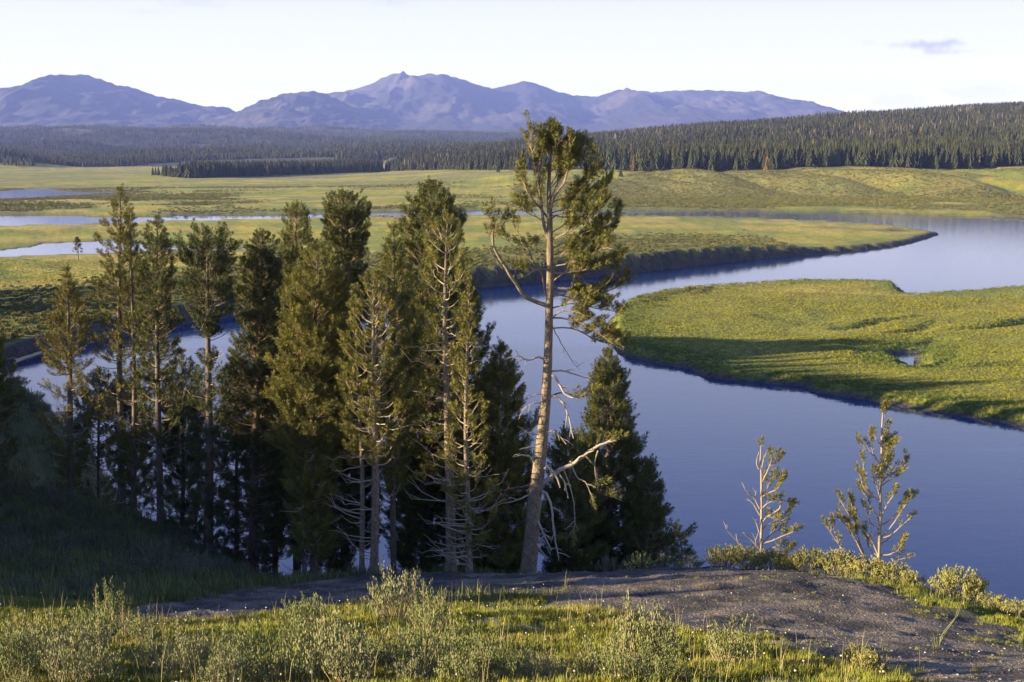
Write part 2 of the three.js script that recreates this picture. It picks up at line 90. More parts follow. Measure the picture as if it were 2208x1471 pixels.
const BIG_LIMBS = [[[[1.0,25.97,-33.0],[0.57,26.02,-32.96],[0.39,26.09,-32.92],[0.1,26.48,-32.89],[-0.2,26.97,-32.85],[-0.44,27.36,-32.81],[-0.52,27.78,-32.77],[-0.47,28.02,-32.74],[-0.54,28.27,-32.7]],0.068,0.45],[[[-0.45,27.76,-33.0],[-0.32,27.97,-32.85],[-0.17,28.15,-32.7]],0.031,0.6],[[[-0.25,27.02,-33.0],[-0.42,27.14,-32.7],[-0.56,27.32,-32.4]],0.025,0],[[[1.0,26.12,-33.0],[0.87,26.27,-33.03],[0.8,26.67,-33.07],[0.57,27.03,-33.1],[0.3,27.28,-33.13],[-0.11,27.58,-33.17],[-0.42,27.79,-33.2]],0.043,0.3],[[[0.57,27.04,-33.0],[0.45,27.36,-33.08],[0.3,27.48,-33.15],[0.2,27.78,-33.23],[0.1,28.09,-33.3]],0.025,0.3],[[[1.01,28.11,-33.0],[0.81,28.42,-32.96],[0.57,28.7,-32.92],[0.42,28.91,-32.88],[0.32,29.15,-32.84],[0.27,29.43,-32.8]],0.037,0.6],[[[1.01,28.17,-33.0],[0.69,28.24,-32.9],[0.44,28.36,-32.8],[0.22,28.51,-32.7]],0.031,0.8],[[[1.0,27.49,-33.0],[0.84,28.11,-32.97],[0.76,28.72,-32.94],[0.69,29.27,-32.91],[0.76,29.7,-32.88],[0.83,30.18,-32.85]],0.056,0.6],[[[0.84,29.09,-33.0],[0.64,29.51,-32.93],[0.54,29.94,-32.87],[0.49,30.39,-32.8]],0.031,0.7],[[[1.02,28.41,-33.0],[1.08,28.72,-32.9],[1.25,29.0,-32.8],[1.39,29.22,-32.7],[1.48,29.56,-32.6]],0.043,0.5],[[[1.04,28.11,-33.0],[1.24,28.34,-32.8],[1.56,28.47,-32.6]],0.037,0.5],[[[1.04,27.86,-33.0],[1.5,28.13,-33.08],[1.96,28.59,-33.15],[2.28,28.83,-33.23],[2.53,29.1,-33.3]],0.031,0.9],[[[1.04,27.49,-33.0],[1.68,27.74,-33.02],[2.3,27.96,-33.05],[2.7,28.1,-33.08],[2.82,28.4,-33.1]],0.037,0.8],[[[1.04,27.24,-33.0],[1.57,27.41,-33.2],[2.14,27.58,-33.4],[2.62,27.8,-33.6]],0.031,1],[[[1.04,26.93,-33.0],[1.62,27.06,-32.83],[2.22,27.33,-32.67],[2.51,27.55,-32.5]],0.031,1],[[[1.04,26.62,-33.0],[1.7,26.75,-33.2],[2.34,26.83,-33.4],[2.7,26.99,-33.6]],0.031,1],[[[1.07,26.24,-33.0],[1.38,26.35,-32.96],[1.96,26.35,-32.92],[2.43,26.41,-32.88],[2.73,26.76,-32.84],[2.88,27.13,-32.8]],0.043,0.5],[[[1.07,26.12,-33.0],[1.64,26.23,-33.1],[2.33,26.2,-33.2],[2.84,26.34,-33.3],[3.1,26.43,-33.4]],0.037,1],[[[1.07,25.87,-33.0],[1.56,25.95,-32.87],[2.24,25.84,-32.73],[2.79,25.77,-32.6]],0.037,1],[[[1.07,25.49,-33.0],[1.51,25.52,-32.95],[1.97,25.38,-32.9],[2.38,25.11,-32.85],[2.72,24.86,-32.8]],0.043,0.9],[[[1.08,25.3,-33.0],[1.65,25.23,-33.2],[2.36,24.86,-33.4],[3.08,24.7,-33.6]],0.037,1],[[[1.02,25.62,-33.0],[1.31,25.75,-32.77],[1.67,25.8,-32.53],[1.93,25.96,-32.3]],0.031,0.6],[[[0.98,24.4,-33.0],[0.7,24.49,-32.92],[0.52,24.43,-32.84],[0.37,24.45,-32.76],[0.17,24.56,-32.68],[-0.2,24.47,-32.6]],0.037,0],[[[1.08,24.15,-33.0],[1.4,24.08,-33.07],[1.84,23.94,-33.13],[2.25,23.78,-33.2]],0.037,0],[[[1.05,25.36,-33.0],[1.33,24.85,-33.07],[1.65,24.33,-33.13],[1.85,24.06,-33.2]],0.019,0],[[[1.01,23.52,-33.0],[0.7,23.47,-32.9],[0.48,23.39,-32.8]],0.025,0],[[[0.93,23.86,-33.0],[1.15,23.96,-32.9],[1.28,23.75,-32.8],[1.45,23.49,-32.7],[1.65,23.43,-32.6]],0.05,0.25],[[[0.91,23.35,-33.0],[1.21,23.41,-32.88],[1.4,23.22,-32.75],[1.55,22.83,-32.62],[1.65,22.34,-32.5]],0.043,0],[[[0.93,23.17,-33.0],[0.58,23.22,-32.9],[0.3,23.05,-32.8],[0.18,22.81,-32.7]],0.025,0],[[[0.96,23.45,-33.0],[1.4,23.51,-32.97],[1.81,23.36,-32.93],[2.09,23.45,-32.9]],0.031,0.4],[[[0.84,22.42,-33.0],[1.14,22.48,-32.75],[1.47,22.18,-32.5]],0.031,0],[[[0.84,22.42,-33.0],[0.52,22.38,-32.9],[0.33,22.44,-32.8]],0.031,0],[[[0.74,21.97,-33.0],[0.46,21.99,-32.9],[0.18,21.95,-32.8]],0.025,0],[[[0.65,21.38,-33.0],[0.48,21.75,-32.83],[0.3,21.83,-32.67],[0.0,21.83,-32.5]],0.037,0],[[[0.66,20.92,-33.0],[1.03,21.11,-32.93],[1.27,21.35,-32.87],[1.66,21.54,-32.8],[1.99,21.84,-32.73],[2.46,22.14,-32.67],[2.83,22.26,-32.6]],0.093,0.25],[[[0.71,21.35,-33.0],[1.02,21.43,-32.8],[1.21,21.22,-32.6],[1.3,20.99,-32.4]],0.056,0],[[[1.22,21.22,-33.0],[1.42,21.07,-32.7],[1.52,20.7,-32.4]],0.037,0],[[[0.66,20.7,-33.0],[0.9,20.73,-32.88],[1.07,20.4,-32.76],[1.12,19.91,-32.64],[1.19,19.42,-32.52],[1.28,19.03,-32.4]],0.05,0],[[[0.56,20.06,-33.0],[0.78,19.78,-32.83],[0.94,19.44,-32.67],[1.09,19.19,-32.5]],0.05,0],[[[0.54,19.53,-33.0],[0.87,19.57,-32.8],[1.07,19.46,-32.6]],0.037,0],[[[0.54,19.33,-33.0],[0.78,19.13,-32.8],[0.97,18.93,-32.6]],0.037,0],[[[0.59,20.7,-33.0],[0.23,20.55,-32.9],[-0.08,20.46,-32.8]],0.037,0],[[[0.65,20.88,-33.0],[0.21,20.8,-33.2],[-0.31,20.64,-33.4]],0.031,0.3],[[[1.6,21.44,-33.0],[1.79,21.16,-32.83],[1.99,21.08,-32.67],[2.15,20.73,-32.5]],0.025,0.2],[[[2.01,21.77,-33.0],[2.3,21.41,-32.9],[2.36,20.78,-32.8],[2.73,20.65,-32.7]],0.031,0.3],[[[2.36,21.97,-33.0],[2.26,21.54,-32.9],[2.31,21.04,-32.8]],0.025,0.2],[[[1.41,21.35,-33.0],[1.63,20.75,-32.9],[1.73,20.12,-32.8],[1.7,19.63,-32.7]],0.025,0.2],[[[1.03,28.84,-33.0],[1.24,29.27,-33.1],[1.33,29.69,-33.2],[1.36,30.08,-33.3]],0.031,0.9],[[[1.03,28.6,-33.0],[1.49,28.78,-33.07],[1.95,29.02,-33.13],[2.11,29.35,-33.2]],0.031,1],[[[1.03,29.09,-33.0],[1.37,29.43,-33.13],[1.68,29.67,-33.27],[1.81,30.0,-33.4]],0.025,1],[[[1.03,29.21,-33.0],[1.3,29.55,-32.9],[1.47,29.88,-32.8],[1.55,30.2,-32.7]],0.025,1],[[[1.03,29.82,-33.0],[1.17,30.08,-32.9],[1.26,30.36,-32.8]],0.019,1],[[[1.03,29.7,-33.0],[0.91,30.0,-33.1],[0.86,30.3,-33.2]],0.019,1],[[[1.04,28.23,-33.0],[1.55,28.26,-32.9],[2.03,28.39,-32.8],[2.39,28.61,-32.7]],0.031,1],[[[1.04,27.67,-33.0],[1.49,27.87,-32.8],[1.9,28.13,-32.6],[2.19,28.36,-32.4]],0.031,1],[[[1.04,27.12,-33.0],[1.44,27.27,-32.97],[1.87,27.43,-32.93],[2.17,27.68,-32.9]],0.031,1],[[[1.03,29.57,-33.0],[1.36,29.82,-33.03],[1.73,30.08,-33.07],[1.94,29.76,-33.1]],0.025,1],[[[1.04,28.35,-33.0],[1.51,28.48,-33.35],[1.94,28.72,-33.7]],0.025,1],[[[1.04,26.74,-33.0],[0.75,26.88,-32.83],[0.44,26.8,-32.67],[0.22,26.92,-32.5]],0.031,0.6],[[[1.02,27.12,-33.0],[0.7,27.28,-33.25],[0.45,27.45,-33.5]],0.025,0.6],[[[1.05,26.37,-33.0],[1.47,26.11,-33.1],[1.96,25.97,-33.2],[2.47,25.96,-33.3]],0.031,1],[[[1.04,26.49,-33.0],[1.37,26.76,-32.8],[1.73,26.85,-32.6],[2.02,26.93,-32.4]],0.031,0.8]];
const SMALL_PINE_A = {"trunk":[[6.33,19.22,-30.2,0.062],[6.33,19.58,-30.2,0.057],[6.32,20.17,-30.2,0.051],[6.31,20.85,-30.2,0.045],[6.29,21.52,-30.2,0.042],[6.27,21.96,-30.2,0.034],[6.24,22.32,-30.2,0.028],[6.24,22.54,-30.2,0.023],[6.24,22.72,-30.2,0.011]],"limbs":[[[[6.21,22.14,-30.2],[6.14,22.24,-30.17],[6.15,22.42,-30.13],[6.18,22.56,-30.1]],0.0227,0.1],[[[6.28,22.14,-30.2],[6.32,22.37,-30.15],[6.39,22.61,-30.1]],0.0227,0.1],[[[6.3,21.96,-30.2],[6.43,22.13,-30.23],[6.57,22.19,-30.27],[6.72,22.34,-30.3]],0.0227,0.6],[[[6.29,21.79,-30.2],[6.42,22.07,-30.15],[6.49,22.34,-30.1],[6.48,22.49,-30.05]],0.0227,0.35],[[[6.3,21.34,-30.2],[6.48,21.48,-30.17],[6.65,21.58,-30.13],[6.8,21.81,-30.1]],0.0283,0.7],[[[6.3,21.43,-30.2],[6.46,21.58,-30.3],[6.61,21.78,-30.4]],0.0227,0.8],[[[6.26,21.12,-30.2],[6.1,21.35,-30.17],[5.96,21.47,-30.13],[5.83,21.61,-30.1]],0.0255,0.1],[[[6.1,21.34,-30.2],[6.13,21.44,-30.15],[6.14,21.57,-30.1]],0.017,0],[[[6.27,20.89,-30.2],[6.14,21.11,-30.23],[6.08,21.19,-30.27],[5.95,21.31,-30.3]],0.0198,0],[[[6.34,20.8,-30.2],[6.55,20.92,-30.18],[6.75,21.08,-30.15],[6.78,21.32,-30.12],[6.94,21.26,-30.1]],0.0283,0.35],[[[6.33,20.49,-30.2],[6.52,20.66,-30.22],[6.79,20.7,-30.25],[6.96,20.82,-30.27],[7.07,21.04,-30.3]],0.0227,0.7],[[[6.26,20.49,-30.2],[6.16,20.73,-30.15],[6.06,20.88,-30.1]],0.0198,0],[[[6.34,20.1,-30.2],[6.61,20.23,-30.17],[6.86,20.37,-30.13],[7.13,20.49,-30.1]],0.0283,0.2],[[[6.34,20.17,-30.2],[6.54,20.33,-30.27],[6.73,20.44,-30.33],[6.89,20.4,-30.4]],0.0227,0.6],[[[6.27,20.03,-30.2],[6.04,20.28,-30.15],[5.81,20.47,-30.1]],0.0283,0],[[[6.27,20.03,-30.2],[6.17,20.19,-30.15],[6.24,20.52,-30.1]],0.017,0],[[[6.28,19.78,-30.2],[5.97,19.95,-30.17],[5.73,20.19,-30.13],[5.66,20.43,-30.1]],0.0283,0.1],[[[5.75,20.17,-30.2],[5.56,20.37,-30.15],[5.39,20.58,-30.1]],0.0198,0],[[[6.28,19.76,-30.2],[6.1,19.82,-30.15],[5.83,19.77,-30.1],[5.6,19.95,-30.05],[5.39,20.12,-30.0]],0.0255,0],[[[6.32,19.85,-30.2],[6.54,19.84,-30.17],[6.79,19.81,-30.13],[7.0,19.98,-30.1]],0.0283,0.7],[[[6.34,19.9,-30.2],[6.63,20.02,-30.25],[6.84,20.07,-30.3]],0.0227,0.2],[[[6.35,19.67,-30.2],[6.52,19.8,-30.1],[6.68,19.74,-30.0]],0.0227,0.4],[[[6.31,21.07,-30.2],[6.43,21.23,-30.1],[6.52,21.31,-30.0]],0.0198,0.5],[[[6.32,20.71,-30.2],[6.45,20.88,-30.1],[6.55,20.88,-30.0]],0.017,0.7]]};
const SMALL_PINE_B = {"trunk":[[8.71,19.8,-28.2,0.069],[8.71,20.18,-28.2,0.063],[8.7,20.82,-28.2,0.058],[8.7,21.45,-28.2,0.048],[8.67,22.08,-28.2,0.042],[8.66,22.7,-28.2,0.037],[8.65,23.24,-28.2,0.032],[8.64,23.61,-28.2,0.026],[8.64,23.86,-28.2,0.021],[8.64,24.04,-28.2,0.011]],"limbs":[[[[8.64,23.2,-28.2],[8.51,23.33,-28.15],[8.44,23.47,-28.1]],0.0212,0.3],[[[8.66,22.66,-28.2],[8.44,22.96,-28.17],[8.3,23.07,-28.13],[8.16,23.21,-28.1]],0.0212,0.15],[[[8.65,22.74,-28.2],[8.46,23.02,-28.25],[8.43,23.26,-28.3]],0.0212,0.2],[[[8.68,22.74,-28.2],[8.79,23.05,-28.15],[8.89,23.22,-28.1]],0.0212,1],[[[8.67,22.91,-28.2],[8.78,23.1,-28.25],[8.8,23.26,-28.3]],0.0212,1],[[[8.69,22.29,-28.2],[8.86,22.5,-28.17],[9.05,22.6,-28.13],[9.17,22.77,-28.1]],0.0238,0.6],[[[8.68,22.16,-28.2],[8.87,22.3,-28.3],[9.06,22.36,-28.4]],0.0212,0.7],[[[8.67,21.79,-28.2],[8.44,22.01,-28.17],[8.26,22.18,-28.13],[8.15,22.48,-28.1]],0.0265,0.5],[[[8.45,22.0,-28.2],[8.3,22.34,-28.15],[8.2,22.81,-28.1]],0.0185,0.15],[[[8.67,22.0,-28.2],[8.53,22.35,-28.12],[8.46,22.58,-28.05]],0.0212,0.6],[[[8.68,21.41,-28.2],[8.51,21.65,-28.23],[8.39,21.89,-28.27],[8.27,22.05,-28.3]],0.0212,0.4],[[[8.69,21.2,-28.2],[8.46,21.34,-28.15],[8.29,21.69,-28.1]],0.0212,0.15],[[[8.7,21.41,-28.2],[8.81,21.72,-28.15],[8.96,22.02,-28.1]],0.0212,0.4],[[[8.7,21.28,-28.2],[8.93,21.36,-28.23],[9.18,21.6,-28.27],[9.46,21.88,-28.3]],0.0238,0.4],[[[8.72,20.99,-28.2],[8.92,21.17,-28.17],[9.06,21.43,-28.13],[9.27,21.82,-28.1]],0.0238,0.4],[[[8.72,20.91,-28.2],[8.93,21.0,-28.17],[9.19,21.26,-28.13],[9.39,21.46,-28.1]],0.0238,0.2],[[[8.7,20.48,-28.2],[8.44,21.0,-28.16],[8.18,21.27,-28.12],[7.91,21.57,-28.09],[7.66,21.96,-28.05]],0.0265,0.25],[[[8.57,20.1,-28.2],[8.3,20.58,-28.17],[8.02,21.09,-28.13],[7.72,21.44,-28.1]],0.0317,0.5],[[[8.44,20.35,-28.2],[8.25,20.78,-28.18],[8.11,21.25,-28.17],[7.98,21.8,-28.15]],0.0265,0.7],[[[8.22,20.78,-28.2],[8.03,21.01,-28.15],[7.93,21.27,-28.1]],0.0212,0.4],[[[8.57,20.06,-28.2],[8.14,20.37,-28.15],[7.79,20.73,-28.1],[7.56,21.04,-28.05],[7.37,21.3,-28.0]],0.0265,0.2],[[[7.81,20.69,-28.2],[7.65,21.02,-28.1],[7.53,21.39,-28.0]],0.0185,0.2],[[[8.15,20.35,-28.2],[7.75,20.52,-28.1],[7.44,20.72,-28.0]],0.0212,0.1],[[[8.72,20.48,-28.2],[8.95,20.54,-28.17],[9.1,20.63,-28.13],[9.22,20.85,-28.1]],0.0265,0.6],[[[8.7,20.82,-28.2],[8.92,20.89,-28.25],[9.05,21.04,-28.3]],0.0212,0.1],[[[8.74,20.06,-28.2],[8.96,20.28,-28.17],[9.15,20.42,-28.13],[9.3,20.47,-28.1]],0.0212,0.2],[[[8.74,20.01,-28.2],[9.04,20.21,-28.13],[9.26,20.19,-28.07],[9.31,20.34,-28.0]],0.0212,0.1],[[[8.7,20.44,-28.2],[8.52,20.63,-28.25],[8.36,21.0,-28.3]],0.0212,0.6],[[[8.71,21.07,-28.2],[8.52,21.01,-28.15],[8.45,21.27,-28.1]],0.0159,0.1],[[[8.63,23.32,-28.2],[8.67,23.46,-28.15],[8.71,23.59,-28.1]],0.0159,0.3],[[[8.64,23.73,-28.2],[8.68,23.86,-28.2],[8.69,23.98,-28.2]],0.0159,0.5],[[[8.68,22.33,-28.2],[8.75,22.6,-28.1],[8.79,22.88,-28.0]],0.0212,0.9]]};
const PATH_OUTLINE = [[-7.65,-22.8],[-7.03,-26.2],[-5.89,-29.85],[-3.98,-33.5],[-1.26,-34.25],[1.26,-33.62],[3.96,-34.25],[5.97,-33.5],[7.21,-30.9],[7.82,-26.75],[8.44,-24.0],[8.59,-21.5],[8.32,-17.64],[7.47,-13.51],[5.29,-10.24],[3.45,-10.24],[4.23,-13.0],[4.58,-14.91],[4.2,-16.21],[3.39,-17.31],[2.71,-18.31],[2.33,-19.99],[1.67,-22.8],[0.44,-24.55],[-1.94,-24.27],[-3.59,-22.6],[-4.96,-20.87],[-6.47,-20.46]];
const CUT_BANK = [[-71.4,-169.8,1.6],[-69.1,-184.8,2.2],[-64.5,-198.9,2.6],[-57.9,-214.1,3],[-37.0,-242.5,3.6],[-6.6,-273.6,4.2],[22.0,-298.3,4.2],[48.6,-326.5,3.9],[63.5,-340.5,3.6],[78.9,-352.5,2.8],[92.4,-363.8,1.7],[119.0,-388.6,1.2],[154.2,-447.2,0.7]];
const BUSHES = [[-6.01,-15.14,0.34,0],[-6.64,-19.52,0.31,0],[-5.75,-17.31,0.26,0],[-5.26,-16.84,0.25,0],[-3.18,-18.18,0.33,0],[-1.95,-19.52,0.45,0],[-1.25,-17.64,0.33,0],[-0.68,-14.44,0.33,0],[-2.08,-13.14,0.42,0],[-1.04,-13.14,0.35,0],[-3.06,-12.88,0.29,0],[-3.67,-13.14,0.3,0],[-4.6,-13.05,0.3,0],[-5.75,-13.51,0.3,0],[1.71,-15.37,0.42,0],[1.04,-13.42,0.3,0],[-0.17,-12.57,0.28,0],[0.31,-12.72,0.24,0],[-2.61,-13.05,0.27,0],[-1.68,-14.44,0.27,0],[-4.81,-12.72,0.29,0],[-4.35,-14.21,0.27,0],[-3.62,-14.44,0.24,0],[-1.74,-12.72,0.29,0],[-0.51,-12.41,0.28,0],[1.56,-12.41,0.28,0],[5.44,-30.5,0.41,1],[5.97,-30.19,0.45,1],[6.48,-29.79,0.4,1],[7.24,-28.88,0.43,1],[6.84,-29.36,0.33,1],[7.83,-28.23,0.4,1],[8.28,-27.79,0.44,1],[8.73,-27.3,0.41,1],[9.06,-26.85,0.32,1],[9.75,-25.85,0.5,1],[9.97,-25.5,0.33,1],[10.21,-24.81,0.28,1],[10.37,-24.22,0.31,1],[4.37,-14.81,0.2,1],[4.27,-13.98,0.19,1]];
const SHADED_BUSHES = [[-10.36,-33,0.56,2],[-9.14,-31,0.58,2],[-12.26,-35,0.55,2],[-8.23,-31,0.49,2],[-9.29,-28.5,0.53,2],[-12.65,-34,0.51,2],[-14.6,-36,0.54,2],[-13.12,-31,0.54,2],[-11.27,-29,0.44,2],[-8.19,-29.5,0.44,2],[-12.77,-38,0.46,2],[-10.86,-36,0.41,2],[-14.01,-39,0.41,2],[-8.19,-33,0.42,2],[-15.75,-40,0.45,2],[-17.66,-42,0.47,2],[-25.11,-61,0.55,2],[-24.07,-61,0.5,2],[-23.14,-55,0.54,2],[-22.11,-55,0.5,2],[-22.99,-59,0.44,2],[2.67,-31.6,0.43,2],[3.37,-31.2,0.4,2],[4.06,-30.9,0.39,2],[4.59,-30.4,0.3,2]];
const DITCHES = [[[42.8,-210.7,0.3],[49.4,-205.0,0.4],[53.8,-203.9,0.4]],[[52.4,-198.5,0.3],[57.0,-201.7,0.6],[61.7,-207.3,0.7],[68.3,-210.7,0.6],[71.1,-213.1,0.3]],[[59.9,-193.4,0.4],[64.9,-196.4,0.7],[70.4,-205.0,0.3]],[[70.7,-197.0,0.3],[77.1,-200.1,0.8],[86.7,-207.3,0.9],[106.3,-216.8,0.9]],[[50.9,-179.5,0.4],[56.0,-179.5,0.5],[61.9,-183.9,0.6],[65.4,-188.1,0.3]],[[55.5,-166.3,0.5],[61.1,-164.5,0.6],[69.9,-166.3,0.6]]];
const LONE_PINE = [-114.7,-326.2,0.0];
const LOG = [[-70.4,-172.3],[-68.1,-182.9]];
const GROVE_EDGE = [[-407.2,-1432.7],[-358.8,-1332.2],[-327.6,-1287.0],[-299.4,-1332.2],[-268.6,-1432.7],[-232.8,-1549.7],[-170.6,-1615.6]];
const LEFT_EDGE = [[-1015.8,-1946.5],[-819.6,-1997.6],[-708.3,-2108.4],[-584.4,-2299.5],[-444.0,-2371.1],[-234.1,-2299.5]];

// ---------- helpers ----------
const names = new Map();
function numbered(n) { const k = names.get(n) ?? 0; names.set(n, k + 1); return k ? n + '_' + String(k).padStart(3, '0') : n; }
function shade(o) { o.traverse((c) => { if (c.isMesh) { c.castShadow = true; c.receiveShadow = true; } }); return o; }
function top(o, name, label, category, group, kind) {
  o.name = numbered(name); o.userData.label = label; if (category) o.userData.category = category;
  if (group) o.userData.group = group; if (kind) o.userData.kind = kind;
  scene.add(o); return o;
}
function structure(o, name, label) { o.name = name; o.userData.kind = 'structure'; if (label) o.userData.label = label; scene.add(o); return o; }
function part(parent, name, geo, mat, kind) { const m = new THREE.Mesh(geo, mat); m.name = name; if (kind) m.userData.kind = kind; parent.add(m); return m; }
function geom(pos, idx, opt = {}) {
  const g = new THREE.BufferGeometry();
  g.setAttribute('position', new THREE.Float32BufferAttribute(pos, 3));
  if (opt.uv) g.setAttribute('uv', new THREE.Float32BufferAttribute(opt.uv, 2));
  if (opt.color) g.setAttribute('color', new THREE.Float32BufferAttribute(opt.color, 3));
  if (idx) g.setIndex(idx);
  if (opt.normal) g.setAttribute('normal', new THREE.Float32BufferAttribute(opt.normal, 3)); else g.computeVertexNormals();
  return g;
}
function noiseTexture(n, repeat, fn, srgb = false) {
  const d = new Uint8Array(n * n * 4);
  for (let j = 0; j < n; j++) for (let i = 0; i < n; i++) { const v = fn(i / n, j / n), o = (j * n + i) * 4; if (Array.isArray(v)) { d[o] = v[0] * 255; d[o + 1] = v[1] * 255; d[o + 2] = v[2] * 255; } else d[o] = d[o + 1] = d[o + 2] = clamp(v, 0, 1) * 255; d[o + 3] = 255; }
  const t = new THREE.DataTexture(d, n, n); t.wrapS = t.wrapT = THREE.RepeatWrapping; t.magFilter = THREE.LinearFilter; t.minFilter = THREE.LinearMipmapLinearFilter; t.generateMipmaps = true;
  if (srgb) t.colorSpace = THREE.SRGBColorSpace; t.repeat.set(repeat[0], repeat[1]); t.needsUpdate = true; return t;
}
// tileable value noise, period p cells
function tnoise(x, y, p, s) { const m = (v) => ((v % p) + p) % p; const i = Math.floor(x), j = Math.floor(y), a = x - i, b = y - j, u = a * a * (3 - 2 * a), v = b * b * (3 - 2 * b); const q = (ii, jj) => hash2(m(ii) + s * 131, m(jj) + s * 71); return lerp(lerp(q(i, j), q(i + 1, j), u), lerp(q(i, j + 1), q(i + 1, j + 1), u), v); }
function tfbm(u, v, p, n, s) { let r = 0, a = 0.5, t = 0; for (let k = 0; k < n; k++) { r += a * tnoise(u * p, v * p, p, s + k); t += a; a *= 0.55; p *= 2; } return r / t; }
function interp(list, x, k = 1) { if (x <= list[0][0]) return list[0][k]; for (let i = 1; i < list.length; i++) if (x <= list[i][0]) return lerp(list[i - 1][k], list[i][k], (x - list[i - 1][0]) / (list[i][0] - list[i - 1][0])); return list[list.length - 1][k]; }
// signed distance to a closed outline (negative inside), capped at 1e3 when far
function outline(pts) {
  let x0 = 1e9, x1 = -1e9, z0 = 1e9, z1 = -1e9; for (const [x, z] of pts) { x0 = Math.min(x0, x); x1 = Math.max(x1, x); z0 = Math.min(z0, z); z1 = Math.max(z1, z); }
  return (x, z, far = 90) => {
    if (x < x0 - far || x > x1 + far || z < z0 - far || z > z1 + far) return 1000;
    let best = 1e18, inside = false;
    for (let i = 0, j = pts.length - 1; i < pts.length; j = i++) {
      const ax = pts[j][0], az = pts[j][1], bx = pts[i][0], bz = pts[i][1], ex = bx - ax, ez = bz - az;
      const t = clamp(((x - ax) * ex + (z - az) * ez) / (ex * ex + ez * ez || 1), 0, 1), dx = x - ax - ex * t, dz = z - az - ez * t;
      best = Math.min(best, dx * dx + dz * dz);
      if ((az > z) !== (bz > z) && x < ax + (z - az) / (bz - az) * ex) inside = !inside;
    }
    return inside ? -Math.sqrt(best) : Math.sqrt(best);
  };
}
function nearLine(pts, x, z) { // [distance, value carried by the line]
  let best = 1e18, val = 0;
  for (let i = 1; i < pts.length; i++) { const [ax, az, av] = pts[i - 1], [bx, bz, bv] = pts[i], ex = bx - ax, ez = bz - az, t = clamp(((x - ax) * ex + (z - az) * ez) / (ex * ex + ez * ez), 0, 1), d = (x - ax - ex * t) ** 2 + (z - az - ez * t) ** 2; if (d < best) { best = d; val = lerp(av, bv, t); } }
  return [Math.sqrt(best), val];
}
const frameEdge = (d) => 0.43 * d;   // half width of the view at a depth, used only to decide how finely to build

// ---------- the foreground slope ----------
const slopeBase = (() => { // thin-plate surface through the measured and out-of-view points
  const P = SLOPE_POINTS, n = P.length, N = n + 3, S = 1 / 40, U = (r2) => r2 > 1e-12 ? 0.5 * r2 * Math.log(r2) : 0, A = [];
  for (let i = 0; i < N; i++) A.push(new Float64Array(N + 1));
  for (let i = 0; i < n; i++) { for (let j = 0; j < n; j++) A[i][j] = U(((P[i][0] - P[j][0]) * S) ** 2 + ((P[i][2] - P[j][2]) * S) ** 2) + (i === j ? 2e-4 : 0); A[i][n] = A[n][i] = 1; A[i][n + 1] = A[n + 1][i] = P[i][0] * S; A[i][n + 2] = A[n + 2][i] = P[i][2] * S; A[i][N] = P[i][1]; }
  for (let c = 0; c < N; c++) { let p = c; for (let r = c + 1; r < N; r++) if (Math.abs(A[r][c]) > Math.abs(A[p][c])) p = r; [A[c], A[p]] = [A[p], A[c]]; for (let r = 0; r < N; r++) if (r !== c) { const f = A[r][c] / A[c][c]; if (f) for (let k = c; k <= N; k++) A[r][k] -= f * A[c][k]; } }
  const w = A.map((r, i) => r[N] / r[i]);
  return (x, z) => { let s = w[n] + w[n + 1] * x * S + w[n + 2] * z * S; for (let i = 0; i < n; i++) s += w[i] * U(((x - P[i][0]) * S) ** 2 + ((z - P[i][2]) * S) ** 2); return s; };
})();
const pathDist = outline(PATH_OUTLINE);
function pathMask(x, z) { const d = pathDist(x, z, 12); return smoothstep(-d + (fbm(x * 0.9, z * 0.9, 4) - 0.5) * 2.6, -0.35, 0.5); }
function slopeHeight(x, z) {
  const m = pathMask(x, z), near = z > -75 && x > -60 ? 1 : 0.3;
  return slopeBase(x, z) + near * ((fbm(x * 0.35 + 9, z * 0.35, 3) - 0.5) * 0.3 * (1 - m * 0.5) + (fbm(x * 1.7, z * 1.7, 3) - 0.5) * lerp(0.16, 0.13, m) + (vnoise(x * 5, z * 5) - 0.5) * lerp(0.05, 0.06, m));
}
function steps(list) { const out = []; for (const [a, b, s] of list) { const n = Math.max(1, Math.round(Math.abs(b - a) / s)); for (let i = 0; i < n; i++) out.push(a + (b - a) * i / n); } out.push(list[list.length - 1][1]); return out; }
const gravelTex = noiseTexture(512, [0.5, 0.5], (u, v) => 0.42 + 0.5 * (tfbm(u, v, 64, 3, 3) - 0.5) * 1.5 + 0.5 * (tfbm(u, v, 8, 4, 9) - 0.5) + (tnoise(u * 128, v * 128, 128, 5) > 0.93 ? 0.28 : 0) + 0.08);
const gravelBump = noiseTexture(512, [0.5, 0.5], (u, v) => tfbm(u, v, 48, 4, 21));
